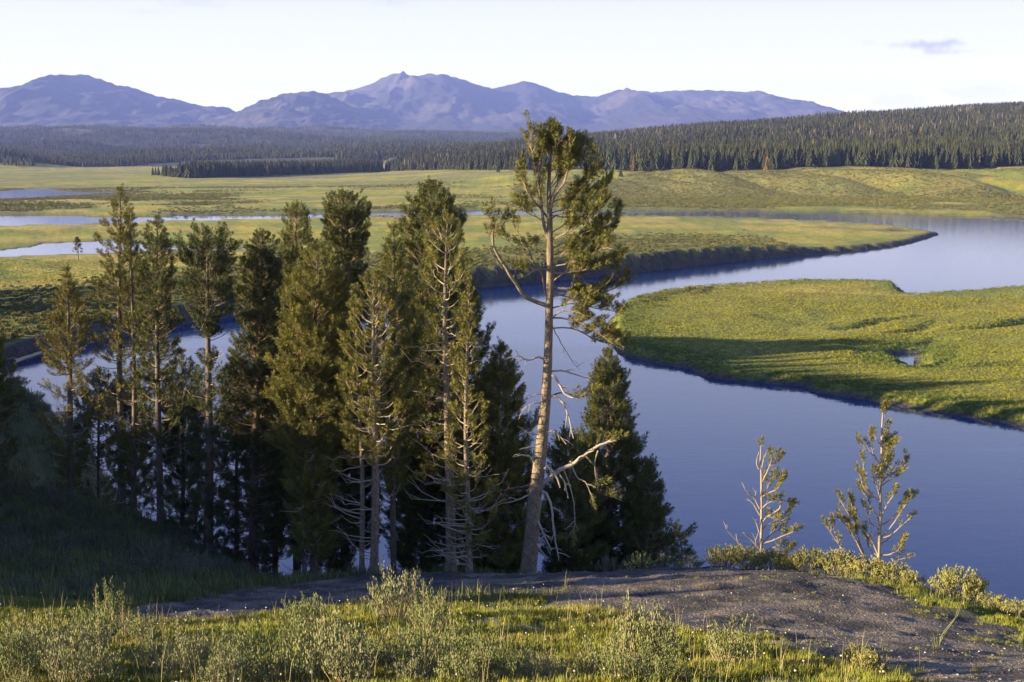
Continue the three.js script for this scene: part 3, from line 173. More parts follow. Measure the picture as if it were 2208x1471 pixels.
{
  const xs = steps([[-130, -60, 5], [-60, -30, 1.5], [-30, -17, 0.45], [-17, 14, 0.15], [14, 22, 0.5], [22, 58, 2]]), zs = steps([[20, -10, 2], [-10, -35, 0.15], [-35, -48, 0.35], [-48, -72, 0.7], [-72, -190, 3]]);
  const pos = [], uv = [], col = [], idx = [], nx = xs.length;
  for (const z of zs) for (const x of xs) {
    pos.push(x, slopeHeight(x, z), z); uv.push(x, z);
    const m = pathMask(x, z), a = fbm(x * 0.5, z * 0.5, 4), b = vnoise(x * 3, z * 3), c = fbm(x * 1.1 + 40, z * 1.1, 4);
    const pale = smoothstep(c + (b - 0.5) * 0.12, 0.44, 0.62), dirt = [0.055, 0.185].map((v, k) => [v, v * [0.8, 0.78][k], v * [0.66, 0.57][k]]).reduce((p, q) => p.map((v, k) => lerp(v, q[k], pale))), lushOrShade = smoothstep(-z, 25, 33) * (1 - smoothstep(x, -6, 0)), grass = (a > 0.5 ? [0.17, 0.155, 0.05] : [0.12, 0.12, 0.035]).map((c0, k) => lerp(c0, (a > 0.5 ? [0.06, 0.075, 0.026] : [0.045, 0.06, 0.02])[k], lushOrShade));  // left hillside grass painted darker for its shade, and greener
    const dry = smoothstep(fbm(x * 0.8 + 5, z * 0.8, 3), 0.5, 0.68) * 0.6 * (1 - lushOrShade * 0.8);
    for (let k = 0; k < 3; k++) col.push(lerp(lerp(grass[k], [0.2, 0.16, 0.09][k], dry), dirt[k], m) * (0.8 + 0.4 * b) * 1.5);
  }
  for (let j = 0; j < zs.length - 1; j++) for (let i = 0; i < nx - 1; i++) { const a = j * nx + i; idx.push(a, a + 1, a + nx, a + 1, a + nx + 1, a + nx); }
  const mat = new THREE.MeshStandardMaterial({ vertexColors: true, map: gravelTex, bumpMap: gravelBump, bumpScale: 0.035, roughness: 1 });
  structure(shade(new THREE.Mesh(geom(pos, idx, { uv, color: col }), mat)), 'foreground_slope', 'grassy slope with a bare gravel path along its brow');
}

// ---------- the valley floor ----------
const channel = outline(FAR_CHANNEL), farLeft = outline(FAR_LEFT_CHANNEL), pond = outline(LEFT_POND), pool = outline(MEADOW_POOL), puddles = PUDDLES.map(outline);
const EDGE_LINE = [[-700, 2200], [-234, 2299], [-171, 1640], [-80, 1400], [0, 1150], [75, 1000], [134, 950], [420, 945], [1500, 940]];   // foot of the wooded hill: depth by x
const EDGE_H = [[-240, 2], [-171, 3], [-80, 8.5], [0, 13.5], [75, 16.5], [134, 18], [420, 18.5], [1500, 19]];
const CREST_H = [[-400, 12], [-240, 18], [-90, 26], [126, 47], [342, 64], [592, 86], [953, 108], [1500, 125], [2600, 130]];
function shoreState(x, z) { // [distance to the nearest shore, height by the shore]
  const d0 = channel(x, z); let h = d0 > 0 ? 0.12 + 0.95 * smoothstep(d0 + (vnoise(x * 0.3, z * 0.3) - 0.5) * 1.5, 0, 2.2) + 0.7 * smoothstep(d0, 4, 60) : Math.max(-2, d0 * 0.35), d = d0;
  for (const [f, s] of [[farLeft, 0.02], [pond, 0.035], [pool, 0.16], [puddles[0], 0.03], [puddles[1], 0.05]]) { const q = f(x, z); if (q < 200) { h = Math.min(h, q > 0 ? 0.1 + q * s : Math.max(-0.6, q * 0.2)); d = Math.min(d, q); } }
  return [d, h];
}
const ditch = (x, z) => DITCHES.map((l) => nearLine(l, x, z)).reduce((a, b) => (b[0] < a[0] ? b : a));
function valleyHeight(x, z) {
  const D = -z; let d = 1000, h = 1.8;
  if (D < 1050) [d, h] = shoreState(x, z);
  const inland = smoothstep(d, 1, 26);
  if (D < 520) { const [dc, hc] = nearLine(CUT_BANK, x, z), side = d > 0 ? 1 : 0; if (dc < 120 && side) h = Math.max(h, hc * smoothstep(d + (fbm(x * 0.16, z * 0.16, 3) - 0.5) * 1.6, 0.2, 2.6) * (1 - 0.75 * smoothstep(dc, 18, 110)) * 1.0); }
  h += inland * ((fbm(x * 0.03, z * 0.03, 3) - 0.5) * 1.3 + (fbm(x * 0.12 + 7, z * 0.12, 3) - 0.5) * 0.9 * (1 - smoothstep(D, 500, 900)));
  if (D < 260 && x > 0) { const [q, dp] = ditch(x, z); h -= dp * (1 - smoothstep(q, 0.3, 2.2)) * smoothstep(d, 0.5, 4); }
  const tx = smoothstep(x + (D - 900) * 0.08, -170, 150);
  if (D > 560) { // the sage terrace
    const eh = interp(EDGE_H, x), ed = interp(EDGE_LINE, x), start = 640 + 70 * vnoise(x * 0.006 + 3, 1) - smoothstep(x, 150, 420) * 60;
    const roll = fbm(x * 0.011 + 2, D * 0.006, 3) - 0.5, drain = Math.abs(vnoise(x * 0.017 + D * 0.003, 4.2) - 0.5) * 2, drain2 = Math.abs(vnoise(x * 0.04 + D * 0.012, 9.2) - 0.5) * 2;
    const t = smoothstep(D + roll * 150 - (1 - drain) * 80 * tx, start, lerp(1500, 880, tx));
    h += t * (eh - 2) * (0.9 + 0.2 * roll) + t * (1 - smoothstep(D, ed - 60, ed + 60)) * (drain2 - 0.5) * 3.4 * tx;
    if (D > ed) h += (interp(CREST_H, x / Math.max(D, 1200) * 2300) - eh) * smoothstep(D, ed - 120, 2380) + (fbm(x * 0.004, D * 0.004, 3) - 0.5) * 12 * smoothstep(D, ed, ed + 300);
    h -= smoothstep(D, 2500, 4200) * smoothstep(x / D, -0.12, 0.05) * 20;
  }
  if (D > 2000) { // rolling wooded country beyond
    const far = interp([[2000, 0], [2300, 2], [2800, 12], [3500, 32], [4300, 52], [5200, 76], [6500, 108], [9000, 160], [15000, 180]], D);
    const left = 1 - smoothstep(x / D, -0.08, 0.1);
    const roll = (fbm(x * 0.0011 + 3, D * 0.0013, 3) - 0.5) * 95 * smoothstep(D, 2300, 4200) + (fbm(x * 0.003, D * 0.0045 + 9, 3) - 0.5) * 55 * smoothstep(D, 2150, 2900);
    h = lerp(Math.max(h, far), h + far + roll, left);
  }
  h += 26 * Math.exp(-(((x + 860) / 95) ** 2 + ((D - 2020) / 70) ** 2));
  return h;
}
const sageAt = (x, z) => { // how much sagebrush grows there, 0..1
  const D = -z, n = fbm(x * 0.02 + 11, z * 0.012, 4), [dc] = D < 560 ? nearLine(CUT_BANK, x, z) : [999];
  let s = 0;
  if (dc < 150) s = Math.max(s, (1 - smoothstep(dc + (n - 0.5) * 90, 34, 70)) * (x < 84 ? 1 : 0));
  if (D > 540 && D < 760) s = Math.max(s, smoothstep(n, 0.42, 0.56) * (1 - smoothstep(D, 640, 720)) * 0.9);
  if (D > 640) s = Math.max(s, smoothstep(fbm(x * 0.009 + 4, z * 0.009, 4) + (x > 0 ? 0.08 : -0.04), 0.44, 0.58));
  return s;
};
const meadowTex = noiseTexture(512, [1 / 9, 1 / 9], (u, v) => 0.5 + 0.75 * (tfbm(u, v, 24, 4, 31) - 0.5) + 0.35 * (tfbm(u, v, 5, 4, 37) - 0.5));
const meadowBump = noiseTexture(512, [1 / 9, 1 / 9], (u, v) => tfbm(u, v, 20, 5, 41));
{
  const ss = steps([[-2.4, -0.9, 0.08], [-0.9, -0.46, 0.012], [-0.46, 0.46, 0.00195], [0.46, 0.8, 0.012], [0.8, 1.6, 0.08]]), ds = [];
  for (let v = 1420; v > 442; v -= 3.1) ds.push(30 / Math.tan(0.15289 + Math.atan((v - 735.5) / 2665)));
  for (let d = ds[ds.length - 1] * 1.012; d < 9800; d *= 1.0125) ds.push(d);
  const pos = [], uv = [], col = [], idx = [], n = ss.length;
  for (const D of ds) for (const s of ss) {
    const x = s * D, z = -D, h = valleyHeight(x, z); pos.push(x, h, z); uv.push(x, z);
    const n1 = fbm(x * 0.007, z * 0.024 + 4, 4), n2 = fbm(x * 0.05 + 8, z * 0.05, 3), n3 = fbm(x * 0.2, z * 0.2, 3), sg = sageAt(x, z), d = D < 1000 ? shoreState(x, z)[0] : 500;
    const wood = D > interp(EDGE_LINE, x) + 5 || D > 2250 || (x < -171 && D > 2150);
    let c = [0.222, 0.202, 0.012];                                                    // sunlit meadow grass
    const mix = (q, t) => { t = clamp(t, 0, 1); c = c.map((a, k) => lerp(a, q[k], t)); };
    mix([0.28, 0.215, 0.04], smoothstep(n1, 0.48, 0.62) * 0.85); mix([0.115, 0.15, 0.014], smoothstep(n2, 0.47, 0.58) * 0.8); mix([0.11, 0.125, 0.02], 1 - smoothstep(d + n3 * 6, 3, 14));
    if (x > 0 && D < 240) { mix([0.13, 0.133, 0.008], 0.65); mix([0.075, 0.095, 0.014], 1 - smoothstep(ditch(x, z)[0] + n3, 1, 3.5)); }
    mix([0.115, 0.115, 0.03], sg * 0.7);
    if (d < 7) { const bank = channel(x, z); if (bank < 5.5 && D < 480 && nearLine(CUT_BANK, x, z)[0] < 6) mix([0.045, 0.034, 0.026], 1 - smoothstep(d + n3 * 2, 3.2, 5)); mix([0.05, 0.042, 0.03], 1 - smoothstep(d, 0.4, 1.4)); }
    if (D > 820 && D < 1120 && x < -250) mix([0.06, 0.048, 0.04], (1 - smoothstep(farLeft(x, z), 8, 20)) * smoothstep(n2, 0.35, 0.5));
    if (wood) { c = [0.032, 0.038, 0.018]; mix([0.1, 0.092, 0.05], smoothstep(n2, 0.56, 0.7) * 0.7); if (D > 2600) mix([0.028, 0.036, 0.018], smoothstep(fbm(x * 0.004, z * 0.004, 4), 0.3, 0.5)); }
    for (let k = 0; k < 3; k++) col.push(c[k] * (0.7 + 0.6 * n3) * (wood ? 2 : 2.45));
  }
  for (let j = 0; j < ds.length - 1; j++) for (let i = 0; i < n - 1; i++) { const a = j * n + i; idx.push(a, a + 1, a + n, a + 1, a + n + 1, a + n); }
  const mat = new THREE.MeshStandardMaterial({ vertexColors: true, map: meadowTex, bumpMap: meadowBump, bumpScale: 0.35, roughness: 1 });
  structure(shade(new THREE.Mesh(geom(pos, idx, { uv, color: col }), mat)), 'valley_floor', 'grassy valley floor with low banks beside the river');
}
// ---------- the river ----------
{
  const wave = noiseTexture(1024, [1 / 22, 1 / 13], (u, v) => 0.5 * tfbm(u, v, 6, 3, 51) + 0.44 * tfbm(u, v, 24, 2, 57) + 0.06 * tfbm(u, v, 80, 2, 61));
  const g = new THREE.PlaneGeometry(2600, 1350, 1, 1); g.rotateX(-Math.PI / 2); g.translate(-300, 0, -30 - 675);
  const p = g.attributes.position, uv = g.attributes.uv; for (let i = 0; i < p.count; i++) uv.setXY(i, p.getX(i), p.getZ(i));
  const mat = new THREE.MeshPhysicalMaterial({ color: new THREE.Color().setRGB(0.008, 0.028, 0.118), roughness: 0.08, ior: 1.33, bumpMap: wave, bumpScale: 0.014 });
  structure(shade(new THREE.Mesh(g, mat)), 'river', 'calm blue river winding through the meadows');
}

// ---------- far mountains ----------
function mountain(name, label, ridge, D, front, back, seed, bare) {
  const x0 = ridge[0][0], x1 = ridge[ridge.length - 1][0], NX = 420, rows = steps([[-1, -0.5, 0.03], [-0.5, 0, 0.014], [0, 1, 0.12]]), pos = [], col = [], uv = [], idx = [];
  for (const t of rows) for (let i = 0; i <= NX; i++) {
    const x = lerp(x0, x1, i / NX), crest = interp(ridge, x) - 150, s = Math.abs(t), foot = 150, z = -D - t * (t < 0 ? -front : back) * (t < 0 ? -1 : 1);
    const warp = (fbm(x * 0.0008 + seed, t * 1.5, 3) - 0.5) * 900, spur = 1 - Math.abs(2 * fbm((x + warp) * 0.0011 + seed * 3, t * 1.1 + seed, 5) - 1), fine = fbm(x * 0.006 + seed, t * 14, 4) - 0.5;
    const k = Math.pow(1 - s, 1.35), off = smoothstep(s, 0, 0.22);
    const h = foot + crest * k * (1 + off * (spur - 0.72) * 0.85) + fine * 90 * off * (0.4 + k) + (fbm(x * 0.02, t * 40 + seed, 2) - 0.5) * 22 * (1 - smoothstep(s, 0, 0.06)) + (fbm(x * 0.012 + 4, t * 30, 3) - 0.5) * 34 * off;
    pos.push(x, Math.max(60, h), z); uv.push(x, z);
    const b = fbm(x * 0.0022 + seed * 5, t * 6, 5) + 0.13 * k * bare, m = smoothstep(b, 0.56, 0.64);
    for (const [a, c] of [[0.013, 0.06], [0.016, 0.052], [0.014, 0.042]]) col.push(lerp(a, c, m) * (0.4 + 1.2 * fbm(x * 0.03, t * 60, 3)));
  }
  const n = NX + 1; for (let j = 0; j < rows.length - 1; j++) for (let i = 0; i < NX; i++) { const a = j * n + i; idx.push(a, a + 1, a + n, a + 1, a + n + 1, a + n); }
  structure(shade(new THREE.Mesh(geom(pos, idx, { uv, color: col }), new THREE.MeshStandardMaterial({ vertexColors: true, roughness: 1 }))), name, label);
}
mountain('mountain_main', 'long hazy mountain ridge with a rocky summit knob', RIDGE_MAIN, 13500, 4300, 2500, 3.1, 0.75);
mountain('mountain_left', 'hazy wooded mountain with a pale bare patch', RIDGE_LEFT, 11500, 3600, 2000, 7.7, 0.35);
mountain('mountain_hump', 'low rounded wooded mountain in front of the ridge', RIDGE_HUMP, 10800, 2600, 1500, 12.3, 0.6);

// ---------- materials for living things ----------
const barkTex = noiseTexture(256, [1, 1], (u, v) => 0.6 + 0.5 * (tfbm(u, v, 8, 4, 71) - 0.5) + 0.55 * (tfbm(u, v, 32, 3, 73) - 0.5));
const M = {
  bark: new THREE.MeshStandardMaterial({ color: new THREE.Color().setRGB(0.4, 0.305, 0.2), map: barkTex, bumpMap: barkTex, bumpScale: 0.05, roughness: 0.95 }),
  barkDark: new THREE.MeshStandardMaterial({ color: new THREE.Color().setRGB(0.24, 0.18, 0.13), map: barkTex, bumpMap: barkTex, bumpScale: 0.02, roughness: 0.95 }),
  twig: new THREE.MeshStandardMaterial({ color: new THREE.Color().setRGB(0.3, 0.215, 0.13), roughness: 0.95 }),
  deadwood: new THREE.MeshStandardMaterial({ color: new THREE.Color().setRGB(0.38, 0.315, 0.23), roughness: 0.95 }),
  sapling: new THREE.MeshStandardMaterial({ color: new THREE.Color().setRGB(0.34, 0.26, 0.165), roughness: 0.95 }),
  needle: new THREE.MeshStandardMaterial({ color: 0xffffff, roughness: 0.75, side: THREE.DoubleSide }),
  leaf: new THREE.MeshStandardMaterial({ color: 0xffffff, roughness: 0.9, side: THREE.DoubleSide }),
  conifer: new THREE.MeshStandardMaterial({ vertexColors: true, roughness: 1, side: THREE.DoubleSide }),
  stone: new THREE.MeshStandardMaterial({ color: 0xffffff, roughness: 0.95 }),
};
// a tapered tube through points; radii per point
function tube(points, radii, sides = 5, vScale = 1) {
  const pos = [], uv = [], idx = [], nrm = []; let up = V(0.13, 0.2, 0.97), len = 0;
  points.forEach((p, i) => {
    const t = points[Math.min(i + 1, points.length - 1)].clone().sub(points[Math.max(i - 1, 0)]).normalize();
    const a = up.clone().addScaledVector(t, -up.dot(t)); if (a.lengthSq() < 1e-6) a.set(1, 0, 0).addScaledVector(t, -t.x); a.normalize(); up = a; const b = t.clone().cross(a);
    if (i) len += p.distanceTo(points[i - 1]);
    for (let k = 0; k <= sides; k++) { const w = k / sides * 2 * Math.PI, c = Math.cos(w), s = Math.sin(w), nx = a.x * c + b.x * s, ny = a.y * c + b.y * s, nz = a.z * c + b.z * s; pos.push(p.x + nx * radii[i], p.y + ny * radii[i], p.z + nz * radii[i]); nrm.push(nx, ny, nz); uv.push(k / sides * Math.max(0.15, Math.round(radii[0] * 6.28 * 4) / 4), len * vScale); }
  });
  for (let i = 0; i < points.length - 1; i++) for (let k = 0; k < sides; k++) { const a = i * (sides + 1) + k, b = a + sides + 1; idx.push(a, a + 1, b, a + 1, b + 1, b); }
  return geom(pos, idx, { uv, normal: nrm });
}
// a spray of needles round a shoot: the shoot runs along +y
function needleSpray(seed, len, needles, nl, w) {
  const R = rng(seed), pos = [], idx = [];
  for (let i = 0; i < needles; i++) {
    const t = Math.pow(R(), 0.8), a = R() * 6.283, lean = lerp(0.55, 1.25, R()) * (t > 0.85 ? 0.6 : 1), d = V(Math.cos(a) * Math.sin(lean), Math.cos(lean), Math.sin(a) * Math.sin(lean));
    const o = V(Math.cos(a) * 0.006, t * len, Math.sin(a) * 0.006), s = d.clone().cross(V(R() - 0.5, R() - 0.5, R() - 0.5)).normalize().multiplyScalar(w * 0.5), l = nl * lerp(0.75, 1.15, R()), e = o.clone().addScaledVector(d, l), m = o.clone().addScaledVector(d, l * 0.5); m.y += 0.004;
    const b = pos.length / 3; pos.push(o.x, o.y, o.z, m.x + s.x, m.y + s.y, m.z + s.z, m.x - s.x, m.y - s.y, m.z - s.z, e.x, e.y, e.z); idx.push(b, b + 1, b + 2, b + 1, b + 3, b + 2);
  }
  return geom(pos, idx);
}
const sprays = [needleSpray(1, 0.2, 70, 0.09, 0.0105), needleSpray(2, 0.26, 84, 0.09, 0.0105)];
const Y = V(0, 1, 0), tmpQ = new THREE.Quaternion(), tmpM = new THREE.Matrix4(), tmpC = new THREE.Color();
function crownMesh(tufts, R, tone, sprayGeo) { // tufts: [position, direction, size]
  const im = new THREE.InstancedMesh(sprayGeo, M.needle, tufts.length);
  tufts.forEach(([p, d, s], i) => {
    tmpQ.setFromUnitVectors(Y, d.clone().normalize()).multiply(new THREE.Quaternion().setFromAxisAngle(Y, R() * 6.28));
    im.setMatrixAt(i, tmpM.compose(p, tmpQ, V(s, s * lerp(0.9, 1.25, R()), s)));
    const k = lerp(0.75, 1.25, R()), y = R();
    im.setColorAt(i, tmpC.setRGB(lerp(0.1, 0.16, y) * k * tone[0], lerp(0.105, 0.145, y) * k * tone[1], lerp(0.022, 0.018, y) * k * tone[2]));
  });
  im.name = 'crown'; im.userData.kind = 'stuff'; return im;
}
function bend(a, b, n, wob, R) { const out = []; for (let i = 0; i <= n; i++) { const t = i / n; out.push(a.clone().lerp(b, t).add(V((R() - 0.5) * wob, (R() - 0.5) * wob, (R() - 0.5) * wob).multiplyScalar(t > 0 ? 1 : 0))); } return out; }
// sprays and twigs along a limb (points in the tree's own axes); leafy 0..1, from: where the leaves begin
function dressLimb(pts, leafy, R, tufts, twigs, o = {}) {
  const total = pts.slice(1).reduce((s, p, i) => s + p.distanceTo(pts[i]), 0), from = o.from ?? 0.35, gap = (o.gap ?? 0.2) / Math.max(0.15, leafy);
  const at = (t) => { let l = t * total; for (let i = 1; i < pts.length; i++) { const s = pts[i].distanceTo(pts[i - 1]); if (l <= s || i === pts.length - 1) return [pts[i - 1].clone().lerp(pts[i], clamp(l / s, 0, 1)), pts[i].clone().sub(pts[i - 1]).normalize()]; l -= s; } };
  for (let l = from * total; l < total; l += gap * lerp(0.6, 1.4, R())) {
    const t = l / total, [p, d] = at(t), side = d.clone().cross(Y).normalize(), sgn = R() < 0.5 ? -1 : 1, len = (o.twig ?? 0.42) * lerp(0.5, 1.15, R()) * lerp(1, 0.55, t);
    const dir = d.clone().multiplyScalar(0.75).addScaledVector(side, sgn * lerp(0.25, 1, R())).addScaledVector(Y, lerp(-0.15, 0.75, R())).normalize(), e = p.clone().addScaledVector(dir, len); e.y += len * 0.12;
    if (twigs) twigs.push(tube([p, p.clone().lerp(e, 0.55).add(V(0, -len * 0.04, 0)), e], [0.009, 0.007, 0.004], 3));
    const n = Math.max(1, Math.round(len / 0.15));
    for (let k = 0; k < n; k++) { const q = p.clone().lerp(e, 1 - (k + 0.35 * R()) / (n + 0.4)), dd = dir.clone().add(V((R() - 0.5) * 0.8, 0.25 + R() * 0.8, (R() - 0.5) * 0.8)); tufts.push([q, dd, lerp(0.8, 1.2, R()) * (o.size ?? 1)]); }
  }
  if (leafy > 0.04) { const [p, d] = at(1), [p2] = at(0.93); const dd = d.clone().add(V(0, 0.35, 0)); tufts.push([p, dd, 1.1 * (o.size ?? 1)], [p2, dd.clone().add(V(R() - 0.5, 0.4, R() - 0.5)), 1.05 * (o.size ?? 1)]); }
}
const barkFor = (pale) => pale ? M.bark : M.barkDark;
function buildPine(spec, seed, info) {
  const R = rng(seed), base = slopeHeight(spec.x, spec.z) - 0.12, Ht = spec.top - base, g = new THREE.Group(); g.position.set(spec.x, base, spec.z);
  const trunk = [], radii = [], N = 14, w1 = R() * 6, w2 = 0.05 + 0.06 * R();
  for (let i = 0; i <= N; i++) { const t = i / N; trunk.push(V(spec.lean * t + Math.sin(t * 5 + w1) * w2 * t, Ht * t, Math.cos(t * 4 + w1) * w2 * t)); radii.push(spec.r * (i === 0 ? 1.35 : Math.pow(1 - t, 0.75)) + 0.008); }
  const onTrunk = (y) => { const f = clamp(y / Ht, 0, 1) * N, i = Math.min(N - 1, Math.floor(f)); return trunk[i].clone().lerp(trunk[i + 1], f - i); };
  part(g, 'trunk', tube(trunk, radii, 9, 1), barkFor(info.pale));
  const tufts = [], wood = [], paleWood = [], twigs = [];
  const whorls = (profile, dens, flat) => {
    const lo = profile[0][0], hi = profile[profile.length - 1][0];
    for (let dn = lo + 0.12; dn < hi; dn += lerp(0.15, 0.26, R())) {
      const rad = interp(profile, dn), y = Ht - dn, n = Math.round(lerp(2.8, 4.6, R()) * clamp(dens, 0.6, 1.5)), f = (dn - lo) / (hi - lo), a0 = R() * 6.28;
      for (let k = 0; k < n; k++) {
        const spire = flat ? 1 : lerp(0.5, 1, smoothstep(dn - lo, 0.1, 1.5)), az = a0 + k * 6.283 / n + (R() - 0.5) * 0.9, L = Math.max(0.07, rad - 0.1 * spire) * lerp(0.5, 1.12, Math.sqrt(R())) * (R() < 0.12 && dn - lo > 1.4 ? 1.35 : 1), p = onTrunk(y), out = V(Math.cos(az), 0, Math.sin(az));
        const pb = info.pale && !flat, rise = (flat ? lerp(0.12, -0.3, f) : lerp(0.95, -0.2, Math.pow(f, 0.6))) + (R() - 0.5) * 0.35;
        const pts = [p]; for (let q = 1; q <= 4; q++) { const t = q / 4; pts.push(p.clone().addScaledVector(out, L * t).add(V((R() - 0.5) * 0.07, L * (rise * t * 0.8 + (pb ? 0.5 : 0.22) * t * t * t), (R() - 0.5) * 0.07))); }
        const r0 = (pb ? 0.012 : 0.008) + (pb ? 0.017 : 0.013) * Math.min(1.6, L), thin = info.thin ? lerp(1, 0.45, smoothstep(f, 0.25, 0.7)) : 1; if (R() > lerp(thin, 1, 0.35)) continue;
        (pb ? paleWood : wood).push(tube(pts, pts.map((_, i2) => lerp(r0, 0.005, i2 / 4)), 4));
        dressLimb(pts, clamp(dens * thin * lerp(0.8, 1.1, R()), 0.2, 1.6), R, tufts, twigs, { from: pb ? lerp(0.4, 0.75, R()) : lerp(0.12, 0.42, R()), gap: 0.08, twig: Math.min(0.5, 0.14 + 0.3 * L) * spire, size: 1.12 * spire });
      }
    }
  };
  whorls(spec.crown, spec.dens, info.flat);
  if (spec.low) whorls(spec.low, 0.75, true);
  for (let k = 0; k < 7; k++) tufts.push([onTrunk(Ht - k * 0.07), V((R() - 0.5) * 0.9, 1, (R() - 0.5) * 0.9), k ? 0.75 : 0.95]);
  // dry lower branches
  const bottom = Ht - spec.crown[spec.crown.length - 1][0];
  const crownMid = Ht - spec.crown[Math.floor(spec.crown.length * 0.6)][0], nd = info.dead ?? 12;
  for (let k = 0; k < nd; k++) {
    const y = lerp(Math.min(0.5, bottom * 0.3), crownMid, R()), az = info.pale ? Math.PI * (0.1 + R() * 1.1) * (R() < 0.25 ? -1 : 1) : R() * 6.28, L = lerp(0.5, info.pale ? 1.5 : 1.2, R()), p = onTrunk(y), out = V(Math.cos(az), 0, Math.sin(az)), sag = lerp(-0.3, 0.15, R()), pts = [p];
    for (let q = 1; q <= 5; q++) { const t = q / 5; pts.push(p.clone().addScaledVector(out, L * t).add(V((R() - 0.5) * 0.08, L * (sag * t + 0.5 * t * t * (R() * 0.5 + 0.4)), (R() - 0.5) * 0.08))); }
    const br = part(g, 'dry_branch', tube(pts, pts.map((_, i) => lerp(0.018, 0.004, i / 5)), 5), M.deadwood); br.castShadow = true;
    if (R() < 0.7) { const s = pts[3], e = pts[4].clone().add(V((R() - 0.5) * 0.4, R() * 0.35, (R() - 0.5) * 0.4)); br.geometry = mergeGeometries([br.geometry, tube([s, s.clone().lerp(e, 0.5), e], [0.008, 0.006, 0.003], 4)]); }
  }
  if (wood.length) part(g, 'branches', mergeGeometries(wood), M.twig, 'stuff');
  for (const w of paleWood) part(g, 'branch', w, M.deadwood);
  if (twigs.length) part(g, 'twigs', mergeGeometries(twigs), M.twig, 'stuff');
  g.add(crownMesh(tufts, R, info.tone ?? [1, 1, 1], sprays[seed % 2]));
  pineTufts += tufts.length;
  return shade(g);
}
let pineTufts = 0;
const PINE_INFO = {  // tone also carries light: sunlit crowns painted lighter, shaded ones darker
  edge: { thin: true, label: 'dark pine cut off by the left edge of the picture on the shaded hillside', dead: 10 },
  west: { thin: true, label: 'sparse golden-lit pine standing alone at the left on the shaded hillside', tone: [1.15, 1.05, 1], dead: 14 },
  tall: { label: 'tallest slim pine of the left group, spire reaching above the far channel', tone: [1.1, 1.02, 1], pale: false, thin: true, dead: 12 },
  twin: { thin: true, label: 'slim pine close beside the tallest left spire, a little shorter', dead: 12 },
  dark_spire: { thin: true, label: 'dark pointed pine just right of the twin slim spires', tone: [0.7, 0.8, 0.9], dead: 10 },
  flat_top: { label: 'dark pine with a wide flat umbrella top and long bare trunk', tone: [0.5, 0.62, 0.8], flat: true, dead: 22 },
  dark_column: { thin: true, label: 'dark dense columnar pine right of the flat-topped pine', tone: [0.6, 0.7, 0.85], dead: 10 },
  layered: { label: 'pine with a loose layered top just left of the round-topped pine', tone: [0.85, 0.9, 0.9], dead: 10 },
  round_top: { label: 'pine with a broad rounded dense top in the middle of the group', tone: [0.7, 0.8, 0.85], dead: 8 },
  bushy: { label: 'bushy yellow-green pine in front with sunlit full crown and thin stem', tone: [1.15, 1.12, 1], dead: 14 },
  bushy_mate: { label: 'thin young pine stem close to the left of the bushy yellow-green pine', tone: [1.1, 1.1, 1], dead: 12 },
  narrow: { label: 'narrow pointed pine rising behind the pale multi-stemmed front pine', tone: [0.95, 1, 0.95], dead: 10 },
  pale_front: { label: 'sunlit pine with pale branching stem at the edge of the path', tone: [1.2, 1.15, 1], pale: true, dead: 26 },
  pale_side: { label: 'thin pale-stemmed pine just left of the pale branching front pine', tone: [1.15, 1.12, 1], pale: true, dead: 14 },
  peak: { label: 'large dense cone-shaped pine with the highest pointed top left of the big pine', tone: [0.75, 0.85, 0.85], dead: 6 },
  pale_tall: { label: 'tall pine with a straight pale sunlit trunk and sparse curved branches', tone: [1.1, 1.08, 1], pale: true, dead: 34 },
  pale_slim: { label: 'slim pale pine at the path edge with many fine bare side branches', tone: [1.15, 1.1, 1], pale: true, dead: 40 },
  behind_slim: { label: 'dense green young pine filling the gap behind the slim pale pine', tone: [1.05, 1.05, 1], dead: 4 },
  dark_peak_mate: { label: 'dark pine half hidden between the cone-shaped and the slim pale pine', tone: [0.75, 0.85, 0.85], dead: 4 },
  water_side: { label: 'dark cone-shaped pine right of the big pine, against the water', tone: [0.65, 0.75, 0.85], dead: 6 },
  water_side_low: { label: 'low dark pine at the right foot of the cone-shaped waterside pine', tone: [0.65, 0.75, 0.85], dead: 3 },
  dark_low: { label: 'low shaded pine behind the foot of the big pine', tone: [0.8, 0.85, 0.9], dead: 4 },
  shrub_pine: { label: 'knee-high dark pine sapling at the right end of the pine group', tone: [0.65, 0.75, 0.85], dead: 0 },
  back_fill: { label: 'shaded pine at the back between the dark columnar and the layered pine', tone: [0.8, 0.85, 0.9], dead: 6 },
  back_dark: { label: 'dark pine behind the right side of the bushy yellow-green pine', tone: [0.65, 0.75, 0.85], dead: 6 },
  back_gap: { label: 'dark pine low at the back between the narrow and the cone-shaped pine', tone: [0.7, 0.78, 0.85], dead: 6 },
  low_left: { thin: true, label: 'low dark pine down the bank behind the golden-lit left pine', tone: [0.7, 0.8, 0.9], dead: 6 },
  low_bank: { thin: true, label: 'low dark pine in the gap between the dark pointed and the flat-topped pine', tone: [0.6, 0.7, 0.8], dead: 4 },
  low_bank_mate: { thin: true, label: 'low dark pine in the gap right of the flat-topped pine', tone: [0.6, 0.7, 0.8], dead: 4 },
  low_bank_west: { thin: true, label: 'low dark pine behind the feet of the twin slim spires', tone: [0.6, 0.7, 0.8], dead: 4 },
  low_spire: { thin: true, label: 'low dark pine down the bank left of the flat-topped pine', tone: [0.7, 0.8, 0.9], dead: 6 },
};
TREES.forEach((t, i) => { const info = PINE_INFO[t.key]; top(buildPine(t, 100 + i * 7, info), 'pine_tree', info.label, 'tree', 'pines along the brow of the bluff'); });

